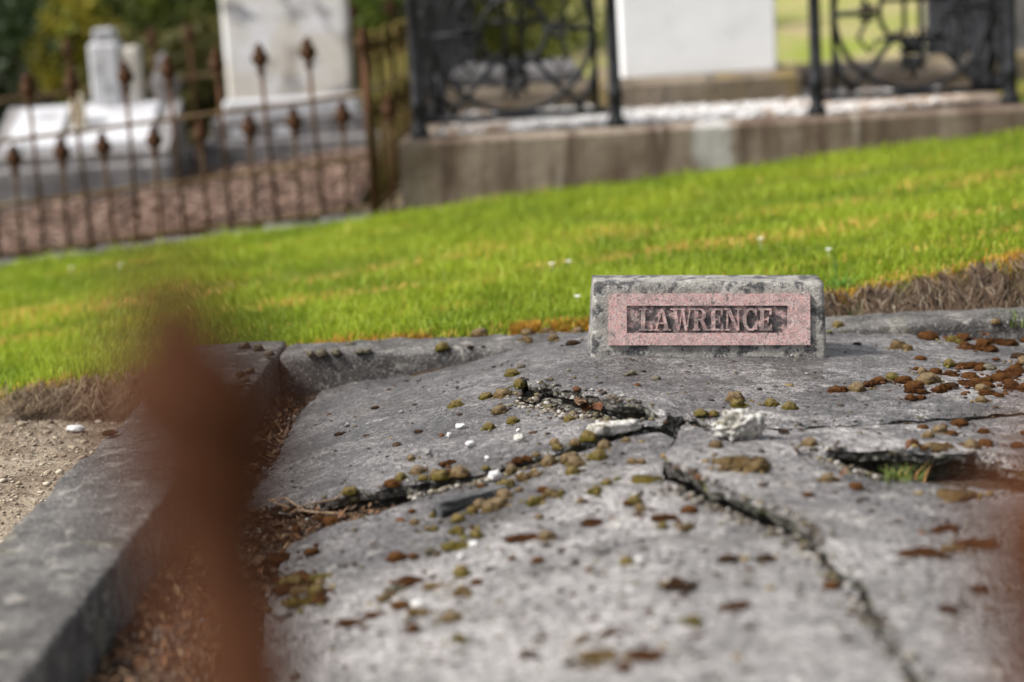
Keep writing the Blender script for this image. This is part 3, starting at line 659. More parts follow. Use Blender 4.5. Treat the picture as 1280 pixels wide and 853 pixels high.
rm = random.Random(5)
for _ in range(38):
    a = rm.uniform(1128, 1290); b = rm.choice((rm.gauss(432, 8), rm.gauss(478, 14), rm.gauss(478, 14), rm.uniform(530, 575)))
    moss(a, b, rm.uniform(9, 26), rm.choice(('rust', 'rust', 'rust', 'dark', 'tan')))
for _ in range(12): moss(rm.uniform(338, 410), rm.uniform(690, 765), rm.uniform(14, 34), rm.choice(('rust', 'rust', 'olive', 'tan')))
for _ in range(18): moss(rm.uniform(500, 830), rm.uniform(560, 700), rm.uniform(9, 19), rm.choice(('tan', 'olive', 'tan', 'rust')))
# crusts of dark lichen and moss specks too small to count
pos = []; 
while len(pos) < 900:
    px, py = random.uniform(310, 1280), random.uniform(440, 853) ** 1
    p, wh = place(px, py)
    if wh in (1, 2, 3) and fbm(p.x, p.y, 3, 4, 3) > -.12: pos.append((p.x, p.y, p.z + .0012))
pos = np.array(pos); sz = rng.uniform(.0016, .0065, len(pos)) ** 1.0
sp, ss, scol = [], [], []
TC = {'olive': (.15, .13, .03), 'tan': (.19, .135, .055), 'rust': (.085, .036, .014), 'dark': (.05, .03, .018), 'grey': (.22, .19, .12)}
for _ in range(60):
    p, wh = place(rm.uniform(380, 1000), rm.uniform(470, 840))
    if wh in (1, 2, 3): sp.append(tuple(p)); ss.append(rm.uniform(.005, .010)); scol.append(TC[rm.choice(('dark', 'dark', 'rust', 'tan'))])
for (x, y, r, ty) in SAT:
    for _ in range(random.randint(3, 9)):
        a = random.uniform(0, 6.28); d = r * random.uniform(.85, 2.2); xx_, yy_ = x + d * math.cos(a), y + d * .8 * math.sin(a); zz_, wh = slab_at(xx_, yy_)
        if wh in (1, 2, 3): sp.append((xx_, yy_, zz_ + .001)); ss.append(r * random.uniform(.07, .26)); q_ = random.uniform(.5, 1.2); scol.append([c_ * q_ for c_ in TC[ty]])
v2, f2, k2 = blobs(np.array(sp), np.array(ss), 2, .6, .22)
tag(big('moss_crumbs', v2, f2, M_vdry, np.repeat(np.array(scol), k2, 0), True), 'small moss crumbs sprouting round the bigger cushions', 'moss', kind='stuff')
v, f, k = blobs(pos, sz, 1, .32, .3)
cc = np.repeat(np.array([[.035, .022, .016], [.055, .032, .02], [.03, .028, .025], [.09, .07, .03]])[rng.integers(0, 4, len(pos))], k, 0)
tag(big('moss_specks', v, f, M_vgrit, cc, True), 'tiny dark specks of moss and lichen scattered over the slab', 'moss', kind='stuff')

# ------------------------------------------------------------------ loose stones on the slab
def rock(name, px, py, w, hgt, mat, label, cat='stone', group=None, seed=0, deep=.6, rotz=0., tilt=0., sink=.25, sub=3, cl=.82, rough=1.):
    p, wh = place(px, py); s = (p - CPOS).length / FPX; rx = w / 2 * s; rz = hgt / 2 * s * 1.1
    bv, bf = ico(sub); V = []
    for b in bv:
        q = Vector(b); c = 1 + rough * (.30 * noise.noise(q * 1.7 + Vector((seed, 0, 0))) + .20 * noise.noise(q * 4.3 + Vector((0, seed, 0))) + .12 * noise.noise(q * 9) + .07 * noise.noise(q * 19))
        q = Vector((max(-cl, min(cl, q.x * c)) / cl, max(-cl, min(cl, q.y * c)) / cl, max(-cl * .9, min(cl * .9, q.z * c)) / cl))
        V.append((q.x * rx, q.y * rx * deep, q.z * rz))
    o = link(name, V, [tuple(int(i) for i in t_) for t_ in bf], mat, None, sub > 2)
    o.location = (p.x, p.y, p.z + rz * (1 - sink)); o.rotation_euler = (0, tilt, rotz)
    return tag(o, label, cat, group)
M_lich = stone('lichened_stone', (.20, .18, .13), (.50, .48, .45), 26, [((.62, .60, .57), 34, .48, .58, .9), ((.06, .06, .05), 40, .56, .66, .8), ((.17, .16, .05), 22, .58, .68, .6)], 200, .5, .003, .95, .1)
M_chip = stone('white_chip', (.66, .65, .64), (.5, .49, .48), 60, [], 300, .2, .001, .8, .3)
M_greychip = stone('grey_chip', (.22, .21, .20), (.40, .39, .38), 70, [], 300, .3, .002, .9, .2)
rock('stone_lump', 924, 549, 66, 40, M_lich, 'craggy stone lump with white lichen cap beside the ridge crack', seed=4, deep=.7, sink=.25, cl=1.25, rough=1.5, sub=5)
rock('concrete_shard', 768, 541, 68, 14, M_lich, 'thin flat white-crusted shard of concrete below the lifted lip', seed=9, deep=.35, rotz=.28, sink=.2, rough=1.3, sub=4)
rock('crack_edge_strip', 590, 630, 106, 17, stone('dark_concrete', (.05, .05, .052), (.10, .098, .10), 30, [], 300, .4, .002), 'long dark raised edge of the crack, edged with moss on the front slab', seed=14, deep=.2, rotz=.62, sink=.45, cl=.7, rough=1.6, sub=4)  # separate dark strip added to stand for the crack's raised edge
rock('stone_chip', 768, 600, 0.1, .1, M_chip, 'x', seed=1) if False else None
for i, (a, b, w, h_, mt, lb) in enumerate([(577, 536, 17, 7, M_chip, 'smooth white oval pebble on the left of the slab'), (562, 547, 8, 7, M_chip, 'small white cone-shaped chip left of the white oval pebble'), (588, 559, 13, 9, M_chip, 'jagged white chip between moss cushions'), (650, 553, 18, 12, M_lich, 'white crusted stone chip near the lifted lip'), (609, 576, 7, 7, M_chip, 'tiny white chip above the moss clumps'), (534, 569, 12, 9, M_greychip, 'grey crumbly stone chip on the left slab'), (331, 597, 10, 15, M_greychip, 'upright pale grit lump by the litter trench'), (619, 601, 18, 15, M_chip, 'pale rounded stone lodged against the moss at the crack'), (355, 772, 26, 13, M_greychip, 'pale flat stone lying in the rusty moss'), (501, 517, 8, 5, M_greychip, 'small grey pebble between dark moss spots'), (576, 700, 10, 8, M_chip, 'white chip beside rusty moss on front slab'), (593, 686, 13, 11, M_chip, 'white chip on top of mossy clump'), (523, 762, 22, 12, M_chip, 'blurred pale chip among tan moss'), (800, 702, 14, 6, M_chip, 'flat white flake beside olive moss'), (648, 540, 6, 5, M_chip, 'tiny white crumb above the crusted chip'), (95, 540, 24, 9, M_chip, 'white flat shell-like chip on the bare soil'), (1000, 412, 0, 0, None, '')]):
    if mt: rock('stone_chip', a, b, w, h_, mt, lb, seed=20 + i * 3, deep=.7, rotz=random.uniform(-.5, .5), sub=3, cl=1.1, rough=1.2)

# crumbs of aggregate in the cracks and under the lip
pts = []
def grit_along(poly, n, wid, z0):
    for _ in range(n):
        i = random.randrange(len(poly) - 1); q = poly[i].lerp(poly[i+1], random.random())
        x, y = q.x + random.gauss(0, wid), q.y + random.gauss(0, wid)
        zz, wh = slab_at(x, y); pts.append((x, y, (zz + .001) if wh else z0(x, y), random.uniform(.002, .0065) * (1.0 if wh else 1.4)))
mid = [a.lerp(b, .5) for a, b in zip(lip, list(reversed(low)) + [low[0]] * 3)]
def heap(x, y):
    return h0(x, y) - .022 + .012 * fbm(x, y, 0, 25, 3)
grit_along(low[1:], 200, .014, heap); grit_along(mid[:6], 420, .02, heap)
grit_along(ridgeL[2:9], 260, .020, lambda x, y: h0(x, y) - .03); grit_along(hole[4:9], 160, .015, lambda x, y: h0(x, y) - .045)
grit_along(ridgeL[8:], 120, .01, lambda x, y: h0(x, y) - .04); grit_along(c1low[5:10], 160, .012, lambda x, y: h0(x, y) - .012)
for _ in range(260):
    p, wh = place(random.uniform(320, 1280), random.uniform(440, 853))
    if wh in (1, 2, 3): pts.append((p.x, p.y, p.z + .001, random.uniform(.0012, .0035)))
A = np.array(pts); v, f, k = blobs(A[:, :3], A[:, 3], 1, .8, .25)
gc = np.array([[.23, .205, .17], [.13, .11, .085], [.38, .36, .33], [.06, .05, .042], [.15, .125, .07], [.10, .075, .055]])
tag(big('aggregate_crumbs', v, f, M_vgrit, np.repeat(gc[rng.integers(0, 6, len(A))] * .72, k, 0)), 'loose crumbs of gravel aggregate along the slab cracks', 'gravel', kind='stuff')
# infill under the lifted lip and in the cracks (earth and rubble)
ic = [p for p in lip] + [p for p in low]
cx0, cx1 = min(p.x for p in ic) - .02, max(p.x for p in ic) + .03; cy0, cy1 = min(p.y for p in ic) - .02, max(p.y for p in ic) + .03
v, f = grid(cx0, cx1, cy0, cy1, 30, 14, lambda x, y: heap(x, y) - .004 - .02 * sstep(cy1 - .03, cy1, y))
tag(link('rubble_bed', v, f, M_broken, smooth=True), 'rubbly earth exposed under the lifted lip of the slab', 'rubble', kind='structure')

# ------------------------------------------------------------------ dead leaves, twigs, litter
def leaf_mesh(seed, curl=.5):
    rnd = random.Random(seed); V = []; F = []; n = 9
    for i in range(n):
        u = i / (n - 1); w = (math.sin(math.pi * (u * .93 + .05)) ** .8) * .36 * (1 + .18 * math.sin(u * 19 + seed))
        for k, s in enumerate((-1, -.5, 0, .5, 1)):
            x = u - .5; y = s * w; z = curl * (abs(s) ** 1.5 * .28 * w * 3 + .35 * (u - .5) ** 2) + .05 * math.sin(u * 9 + s * 3 + seed)
            V.append((x, y, z))
    for i in range(n - 1):
        for k in range(4): F.append((i*5+k, (i+1)*5+k, (i+1)*5+k+1, i*5+k+1))
    i0 = len(V); V += [(-.5, -.012, 0.1), (-.5, .012, .1), (-.85, .012, .16), (-.85, -.012, .16)]; F.append((i0, i0+1, i0+2, i0+3))
    return V, F
LM = []
def leaf_mat(nm, a, b):
    t = NT(nm); c = t.mix(t.ramp(t.noise(4, 5), .35, .65), a, b)
    t.bump([(t.noise(14, 4), .05)]); return t.done(c, .7, .3)
for i, (a, b) in enumerate([((.42, .19, .09), (.27, .10, .04)), ((.30, .17, .09), (.18, .09, .05)), ((.50, .33, .22), (.34, .18, .10))]):
    V, F = leaf_mesh(i * 5 + 2, .9); me = bpy.data.meshes.new('dead_leaf'); me.from_pydata(V, [], F); me.update(); me.materials.append(leaf_mat('dead_leaf_%d' % i, a, b)); LM.append(me)
def leaf(px, py, w, mi, label, group=None, lift=.012, rot=None, hf=None):
    p, wh = place(px, py)
    if hf: p = on(px, py, hf)
    s = w * (p - CPOS).length / FPX
    o = bpy.data.objects.new('dead_leaf', LM[mi]); COL.objects.link(o); o.location = (p.x, p.y, p.z + lift)
    o.rotation_euler = rot or (random.uniform(-.5, .5), random.uniform(-.6, .6), random.uniform(0, 6.28)); o.scale = (s, s, s)
    return tag(o, label, 'leaf', group)
for (a, b, w, mi, r_) in ((738, 515, 32, 0, (.9, -.9, .5)), (726, 519, 24, 2, (.6, .3, 2.2)), (748, 521, 18, 0, None)): leaf(a, b, w, mi, 'curled orange brown dead leaf caught under the lifted slab lip', 'dead leaves under the slab lip', .022, r_, heap)
for (a, b, w, mi, r_) in ((352, 486, 28, 0, (.9, .6, 1.2)), (340, 492, 34, 1, (.5, -.2, .4)), (346, 480, 22, 2, (1.1, .4, 2.2)), (360, 490, 18, 0, None)): leaf(a, b, w, mi, 'dry orange brown leaf wedged in the kerb corner', 'dead leaves in the kerb corner', .03, r_, bed_z)
for i in range(46):
    u = random.random() ** .8; px = random.uniform(286, 420 - 70 * u) if u < .25 else random.uniform(262, 330); py = 640 + u * 200 if i % 3 else random.uniform(560, 680)
    p, wh = place(px, py)
    if wh == 0: leaf(px, py, random.uniform(12, 30), random.randrange(3), 'brown dead leaf in the trench between kerb and slab', 'dead leaves in the trench', random.uniform(.006, .02))
for (a, b, w) in ((1085, 393, 9), (1150, 381, 12), (1205, 377, 14), (1226, 374, 10), (1230, 424, 16), (1045, 575, 16), (1055, 598, 14), (1155, 600, 22), (1140, 594, 18)): leaf(a, b, w, random.randrange(3), 'small dry leaf lying by the ' + ('back kerb' if b < 430 else 'grassy hole in the slab'), 'dry leaves by the ' + ('back kerb' if b < 430 else 'grassy hole'), .008)
# fine litter in the trench
pos = []
while len(pos) < 5200:
    y = random.uniform(1.0, 4.42); x = random.uniform(XLy(y) + .005, -.22)
    if slab_at(x, y)[1] == 0: pos.append((x, y, bed_z(x, y) + random.uniform(-.004, .02), random.uniform(.006, .022)))
A = np.array(pos); n = len(A); a = rng.uniform(0, 6.28, n); tl = rng.normal(0, .5, (n, 2)); s = A[:, 3]
base = np.array([[-1, 0, 0], [0, -.45, .15], [1, 0, .1], [0, .45, -.05]])
c, sn = np.cos(a), np.sin(a); X = base[None, :, 0] * c[:, None] - base[None, :, 1] * sn[:, None]; Y = base[None, :, 0] * sn[:, None] + base[None, :, 1] * c[:, None]
Z = base[None, :, 2] + X * tl[:, :1] + Y * tl[:, 1:]
V = np.stack([X, Y, Z], 2) * (s * .6)[:, None, None] + A[:, None, :3]
F = (np.array([[0, 1, 2], [0, 2, 3]])[None] + (np.arange(n) * 4)[:, None, None]).reshape(-1, 3)
lc = np.array([[.13, .07, .035], [.20, .11, .055], [.07, .04, .025], [.27, .18, .10], [.10, .06, .04], [.16, .07, .03]])
tag(big('leaf_litter', V.reshape(-1, 3), F, M_vlitter, np.repeat(lc[rng.integers(0, 6, n)], 4, 0)), 'brown crumbled leaf litter filling the trench along the kerb', 'leaf litter', kind='stuff')
pts = [(random.uniform(XL - .12, -.25), random.uniform(1.2, 4.42)) for _ in range(2600)]; pts = [(x, y, bed_z(x, y) + .004, random.uniform(.002, .007)) for x, y in pts if slab_at(x, y)[1] == 0]
A = np.array(pts); v, f, k = blobs(A[:, :3], A[:, 3], 1, .8, .3)
tag(big('trench_grit', v, f, M_vgrit, np.repeat(gc[rng.integers(0, 6, len(A))] * .7, k, 0)), 'small dark grit in the trench beside the kerb', 'gravel', kind='stuff')
M_twig = stone('twig_bark', (.24, .15, .09), (.36, .25, .16), 60, [], 300, .3, .001)
for pl_, lb in (([(338, 644), (372, 646), (400, 649), (424, 650)], 'pale brown twig lying across the litter near the slab corner'), ([(366, 671), (378, 660), (392, 651), (420, 641), (446, 634)], 'thin forked twig leaning on the slab edge'), ([(340, 640), (360, 642), (384, 648)], 'short pale twig on top of another twig'), ([(275, 735), (300, 722), (322, 712)], 'thin straw stem in the trench litter')):
    P3_ = [place(a, b)[0] for a, b in pl_]; z_ = max(p.z for p in P3_)
    obj('twig', MB().tube([(p.x, p.y, max(p.z, z_ - .02) + .012) for p in P3_], [.0022] + [.0019] * (len(P3_) - 2) + [.0012], 6), M_twig)
    tag(bpy.context.scene.collection.objects[-1], lb, 'twig')

# soil crumbs outside the kerb
pts = []
for _ in range(6500):
    x, y = random.uniform(-2.1, -.82), random.uniform(2.6, 4.6); pts.append((x, y, ground_z(x, y) + .001, random.uniform(.0015, .005) * (2.6 if random.random() < .06 else 1)))
A = np.array(pts); v, f, k = blobs(A[:, :3], A[:, 3], 1, .6, .3)
scs = np.array([[.26, .21, .155], [.20, .155, .115], [.13, .095, .07], [.36, .31, .24], [.22, .175, .13]])
tag(big('soil_crumbs', v, f, M_vgrit, np.repeat(scs[rng.integers(0, 5, len(A))], k, 0)), 'dry crumbs and bits on the bare soil beside the kerb', 'soil', kind='stuff')

# ------------------------------------------------------------------ lawn
def lawn_np(x, y):
    return np.array([ground_z(a, b) for a, b in zip(x, y)])
_ex = np.linspace(-6, 6, 1201); _ey = np.array([edge_y(a) for a in _ex])
def back_edge(x): return np.where(x > XRT + .35, 4.62, np.interp(x, _ex, _ey) - .012)
def gnoise(x, y, s, o=3, z=0.): return np.array([fbm(a, b, z, s, o) for a, b in zip(x, y)])
nB = 230000
yy = 4.58 + (rng.random(nB) ** 1.55) * 4.3; xx = rng.uniform(-.52, .52, nB) * (yy * .72 + 1.2) + .15
yr = back_edge(xx) + .02 * np.sin(xx * 23) ; keep = yy > yr
plot1 = (yy > 7.93 + 0 * xx) & (xx < -.38); plot2 = (yy > 8.0) & (xx > -.5)
keep &= ~(plot1 | plot2)
xx, yy = xx[keep], yy[keep]; nB = len(xx)
# coarse lookup of height and noise for speed
gx = np.linspace(-5, 5, 161); gy = np.linspace(4.4, 9.2, 161)
def lut(fn): 
    G = np.array([[fn(a, b) for a in gx] for b in gy])
    def g(x, y):
        u = np.clip((x + 5) / 10 * 160, 0, 159.99); w = np.clip((y - 4.4) / 4.8 * 160, 0, 159.99); i, j = u.astype(int), w.astype(int); fu, fw = u - i, w - j
        return (G[j, i] * (1-fu) + G[j, i+1] * fu) * (1-fw) + (G[j+1, i] * (1-fu) + G[j+1, i+1] * fu) * fw
    return g
HZ = lut(ground_z); N1 = lut(lambda a, b: fbm(a * .6, b * 1.6, 2, 1.6, 4)); N2 = lut(lambda a, b: fbm(a * .8, b * 2, 7, 5, 4)); N3 = lut(lambda a, b: fbm(a, b, 11, 2.2, 3))
edge = yy - back_edge(xx)
bands = 1.25 * np.exp(-((yy - 6.22 - .12 * N3(xx, yy) - .10 * xx) / .17) ** 2) + 1.1 * np.exp(-((yy - 5.58 + .05 * N3(xx, yy)) / .085) ** 2) + .5 * np.exp(-((yy - 7.3) / .10) ** 2) + .5 * np.exp(-((yy - 5.1 + .06 * N3(xx, yy)) / .06) ** 2)
dry = np.clip(bands * (.55 + 1.9 * N2(xx, yy) + 1.3 * N1(xx, yy)) + 1.2 * np.clip(N1(xx, yy) - .42, 0, 1) + np.exp(-(edge / .045) ** 2) * (.8 + N2(xx, yy)) + np.where((xx > .7), np.exp(-((edge - .10) / .08) ** 2) * (.6 + N2(xx, yy)), 0), 0, 1)
isdry = rng.random(nB) < dry * .85
hgt = rng.uniform(.013, .044, nB) * (1 + .6 * N3(xx, yy) + .35 * N2(xx, yy)) * np.where(isdry, .7, 1); hgt[rng.random(nB) < .012] *= 1.8
wd = rng.uniform(.0012, .0024, nB) * (1 + (yy - 4.6) * .16); an = rng.uniform(0, 6.28, nB); ln = np.abs(rng.normal(.35, .3, nB)); la = rng.uniform(0, 6.28, nB)
ov = (edge < .05) & (xx > .1) & (rng.random(nB) < .5); la = np.where(ov, -1.57 + rng.normal(0, .5, nB), la); ln = np.where(ov, rng.uniform(.7, 1.5, nB), ln); hgt = np.where(ov, hgt * 1.3, hgt)
gz = HZ(xx, yy) - .003
g1 = np.array([.225, .30, .014]); g2 = np.array([.37, .44, .045]); g3 = np.array([.085, .165, .012]); d1 = np.array([.66, .45, .11]); d2 = np.array([.55, .27, .04])
u = rng.random(nB)[:, None]; k3 = np.clip(.5 + 1.5 * N3(xx, yy) + .8 * N2(xx, yy), 0, 1)[:, None]
cg = (g1 * (1 - u) + g2 * u) * (.45 + .55 * k3) + g3 * (1 - k3) * .55
cd = np.where((N2(xx, yy) > .05)[:, None] & (edge < .3)[:, None], d2 * (1 - u) + d1 * u, d1 * (.6 + .6 * u))
cb = np.where(isdry[:, None], cd, cg)
dx, dy = np.cos(an) * wd, np.sin(an) * wd; lx, ly = np.cos(la) * ln * hgt, np.sin(la) * ln * hgt
b = np.stack([xx, yy, gz], 1); V = np.zeros((nB, 5, 3))
V[:, 0] = b - np.stack([dx, dy, 0 * dx], 1); V[:, 1] = b + np.stack([dx, dy, 0 * dx], 1)
mp = b + np.stack([lx * .35, ly * .35, hgt * .62], 1); V[:, 2] = mp - np.stack([dx, dy, 0 * dx], 1) * .8; V[:, 3] = mp + np.stack([dx, dy, 0 * dx], 1) * .8
V[:, 4] = b + np.stack([lx, ly, hgt * (1 - .25 * np.clip(ln, 0, 1.5))], 1)
F = (np.array([[0, 1, 3], [0, 3, 2], [2, 3, 4]])[None] + (np.arange(nB) * 5)[:, None, None]).reshape(-1, 3)
tag(big('grass', V.reshape(-1, 3), F, M_vgrass, np.repeat(cb, 5, 0)), 'short bright green lawn with straw coloured dry streaks', 'grass', kind='stuff')
# thatch of dead roots and stems hanging over the cut bank behind the kerb
def thatch(n, x0, x1, ytop, ybot, ztf, zbf, cols, name, label, seed=0, wmul=1.):
    x = rng.uniform(x0, x1, n); x = x + .012 * np.sin(x * 140) + .02 * np.sin(x * 47); st = np.array([ztf(a) for a in x]); sb = np.array([zbf(a) for a in x]); t0 = rng.random(n) * .8
    K = 5; V = np.zeros((n, K, 2, 3)); bend = rng.normal(0, .045, n) + .03 * np.sin(x * 31) + .02 * np.sin(x * 67 + 1); curl = rng.uniform(-.02, .03, n); L = rng.uniform(.2, .75, n); wd = rng.uniform(.0006, .0018, n) * wmul
    for k in range(K):
        t = np.clip(t0 + L * k / (K - 1), 0, 1.05); px = x + bend * (k / (K-1)) ** 1.5 + .006 * np.sin(k * 1.7 + x * 90)
        py = ytop + (ybot - ytop) * t - .02 * np.sin(math.pi * k / (K - 1)) * rng.uniform(.1, 1, n) ; pz = st + (sb - st) * t + curl * math.sin(math.pi * k / (K - 1)) + .006
        w = wd * (1 - .7 * k / (K - 1)); V[:, k, 0] = np.stack([px - w, py, pz], 1); V[:, k, 1] = np.stack([px + w, py - .0005, pz], 1)
    f = np.array([[[2*k, 2*k+1, 2*k+3], [2*k, 2*k+3, 2*k+2]] for k in range(K - 1)]).reshape(-1, 3)
    F = (f[None] + (np.arange(n) * K * 2)[:, None, None]).reshape(-1, 3)
    c = np.array(cols)[rng.integers(0, len(cols), n)] * rng.uniform(.6, 1.2, (n, 1))
    tag(big(name, V.reshape(-1, 3), F, M_vdry, np.repeat(c, K * 2, 0)), label, 'dead grass', kind='stuff')
DC = [[.20, .145, .10], [.12, .08, .052], [.30, .245, .18], [.07, .045, .03], [.15, .095, .06], [.05, .032, .022], [.05, .032, .022]]
thatch(5600, .66, 1.9, 4.755, 4.64, lambda x: ground_z(x, 4.80) + .012, lambda x: -.05, DC, 'bank_thatch', 'grey brown thatch of dead stems hanging over the bank behind the kerb')
thatch(3600, -2.1, -.78, 4.62, 4.50, lambda x: ground_z(x, 4.66) + .010, lambda x: ground_z(x, 4.46) + .005, [[.16, .11, .075], [.10, .07, .045], [.24, .18, .11]], 'lawn_edge_thatch', 'dark dead thatch along the cut lawn edge above bare soil')
# orange moss turf along the lawn edge
n = 15000; x = np.concatenate([rng.uniform(.0, .45, n // 3), rng.uniform(.62, 1.9, n // 3), rng.uniform(-.7, .2, n - 2 * (n // 3))])
ed = np.interp(x, _ex, _ey); y = ed + np.abs(rng.normal(0, 1, n)) * np.where(x > .55, .045, np.where(x > 0, .04, .02)) - .012
kp = gnoise(x, y, 9, 3, 4.) > np.where(x < 0, .1, np.where(x < .5, -.55, -.25)); x, y = x[kp], y[kp]; n = len(x)
z = np.array([ground_z(a_, b_) for a_, b_ in zip(x, y)]); h = rng.uniform(.008, .022, n); a_ = rng.uniform(0, 6.28, n); w = rng.uniform(.0015, .003, n); l = rng.normal(0, .5, (n, 2)) * h[:, None]
b0 = np.stack([x, y, z - .002], 1); o_ = np.stack([np.cos(a_) * w, np.sin(a_) * w, 0 * w], 1)
V = np.stack([b0 - o_, b0 + o_, b0 + np.stack([l[:, 0], l[:, 1], h], 1)], 1); F = np.arange(n * 3).reshape(-1, 3)
mc = np.array([[.46, .23, .035], [.36, .15, .03], [.55, .34, .05], [.27, .14, .045], [.32, .27, .03]])
tag(big('turf_moss', V.reshape(-1, 3), F, M_vdry, np.repeat(mc[rng.integers(0, 5, n)], 3, 0)), 'orange and yellow moss edging the lawn above the kerb', 'moss', kind='stuff')
# tufts
def tuft(px, py, n, h, label, c=(.12, .22, .02), spread=.02, group=None, Y=None):
    if Y: q = at_y(px, py, Y); p = Vector((q.x, q.y, q.z))
    else: p, _ = place(px, py)
    mb = MB()
    for _ in range(n):
        a = random.uniform(0, 6.28); l = h * random.uniform(.5, 1.1); b0 = Vector((random.gauss(0, spread), random.gauss(0, spread * .6), -.01)); d = Vector((math.cos(a), math.sin(a), 0)); s_ = Vector((-d.y, d.x, 0)) * random.uniform(.001, .0018); o_ = random.uniform(.15, 1.0)
        p1 = b0 + d * l * o_ * .3 + Vector((0, 0, l * .6)); p2 = b0 + d * l * o_ + Vector((0, 0, l * .95))
        mb.add([b0 - s_, b0 + s_, p1 + s_ * .8, p1 - s_ * .8, p2], [(0, 1, 2, 3), (3, 2, 4)])
    t = NT('tuft_grass'); t.done(t.mix(t.ramp(t.noise(60, 2), .4, .6), c, tuple(x * 1.6 for x in c)), .5, .3)
    return tag(obj('grass_tuft', mb, t.m, None, False, p), label, 'grass tuft', group)
tuft(1124, 600, 60, .042, 'sparse green grass tuft growing in the hole of the slab', (.07, .10, .015), .02)
tuft(1140, 603, 26, .04, 'short reddish grass sprigs beside the tuft in the slab hole', (.20, .11, .04), .015)
tuft(1052, 366, 70, .06, 'dark green grass tuft on the bank right of the name block', (.05, .13, .012), .018, Y=4.8)
tuft(1272, 412, 24, .04, 'thin green grass sprig by the back kerb', (.10, .14, .02), .012)
tuft(1046, 345, 5, .10, 'single tall grass stalk standing above the bank', (.10, .17, .03), .002, Y=4.85)
tuft(1268, 398, 12, .05, 'fine pale grass sprig rooted on the back kerb', (.16, .20, .05), .02)
M_petal = stone('daisy_petal', (.8, .8, .78), (.75, .75, .7), 50, [], 200, .02, .0005)
for (a, b) in ((711, 340), (690, 343), (951, 312), (1036, 326), (722, 385), (1232, 155), (152, 342), (90, 345)):
    p = on(a, b, lawn_z); mb = MB()
    for k in range(9):
        an_ = k * .698; d = Vector((math.cos(an_), math.sin(an_), .15)); s_ = Vector((-d.y, d.x, 0)) * .0025
        mb.add([d * .0015, d * .007 + s_, d * .010, d * .007 - s_], [(0, 1, 2, 3)])
    mb.tube([(0, 0, -.03), (0, 0, 0)], .0008, 4); mb.lathe([(.0028, 0), (.0024, .0015), (.0008, .0022)], 6)
    o = obj('daisy', mb, M_petal, None, False, (p.x, p.y, p.z + .03)); tag(o, 'tiny white daisy dotted in the green lawn', 'flower', 'daisies in the lawn')

# ------------------------------------------------------------------ the rusty fence close to the camera
def finial_profile(s):
    return [(.0062*s, 0), (.010*s, .004*s), (.010*s, .010*s), (.006*s, .014*s), (.007*s, .022*s), (.0125*s, .034*s), (.0135*s, .044*s), (.011*s, .056*s), (.006*s, .066*s), (.0075*s, .070*s), (.004*s, .080*s), (.001*s, .094*s)]
NY = .54
nf = tag(empty('iron_fence', (0, NY, 0)), 'dark rusted iron railing on the front kerb, blurred up close', 'fence')
NPROF = [(.0168, -.080), (.0215, -.076), (.0215, -.070), (.0160, -.066), (.0170, -.060), (.0225, -.050), (.0215, -.041), (.0165, -.031), (.0100, -.021), (.0105, -.017), (.0060, -.008), (.0015, 0)]
def near_picket(x, zt, lean=0.):
    pk = obj('picket', MB().tube([(x - lean * (zt - z_), 0, z_) for z_ in (KZ - .005, .3, .6, zt - .078)], [.0225, .0220, .0210, .0190], 12), M_rust, nf, True)
    fb = MB().lathe([(r * 1.18, z + zt) for r, z in NPROF], 24, (0, 0, 0), 4, .16); fb.v = [(x + x_ - lean * (zt - z_), y_, z_) for x_, y_, z_ in fb.v]
    obj('finial', fb, M_rust, pk, True)
qa, qb = at_y(204, 300, NY), at_y(1334, 480, NY); st = qb.x - qa.x
near_picket(qa.x, qa.z, -.10); near_picket(qb.x, qb.z, -.02)
for i in (-1, 2, 3): near_picket(qa.x + st * i, qa.z if i % 2 == 0 else qb.z)
for z_ in (.12, .46): obj('rail', MB().box(XL - .4, XRT + .2, -.006, .006, z_, z_ + .03), M_rust, nf)

# ------------------------------------------------------------------ rusty fence of the plot behind, left
FY = 8.02
def z_plot(x): return lawn_z(x, FY)
corner = at_y(469, 272, FY)
ff = tag(empty('iron_fence', (corner.x, FY, corner.z)), 'low rusty iron railing with bud finials round the left grave plot', 'fence')
fin_v = MB().lathe([(.008, -.004), (.017, .004), (.017, .012), (.011, .018), (.013, .028), (.027, .045), (.033, .062), (.027, .08), (.014, .094), (.021, .100), (.012, .112), (.003, .125)], 16, (0, 0, 0), 4, .30)
fin_v.v = [(x_ * .85, y_ * .85, z_) for x_, y_, z_ in fin_v.v]
rod_t = MB().tube([(0, 0, 0), (0, 0, .62)], .0082, 8); rod_s = MB().tube([(0, 0, 0), (0, 0, .36)], .0082, 8)
def mesh(name, mb, mat):
    me = bpy.data.meshes.new(name); me.from_pydata(mb.v, [], mb.f); me.update(); me.materials.append(mat); me.polygons.foreach_set('use_smooth', [True] * len(me.polygons)); return me
ME_t, ME_s, ME_f = mesh('picket', rod_t, M_rustfar), mesh('picket', rod_s, M_rustfar), mesh('finial', fin_v, M_rustfar)
M_mossiron = rust_mat('mossy_iron', (.085, .066, .014), (.065, .042, .014), (.12, .10, .024), 12)
ME_t2, ME_s2, ME_f2 = mesh('picket', rod_t, M_mossiron), mesh('picket', rod_s, M_mossiron), mesh('finial', fin_v, M_mossiron)
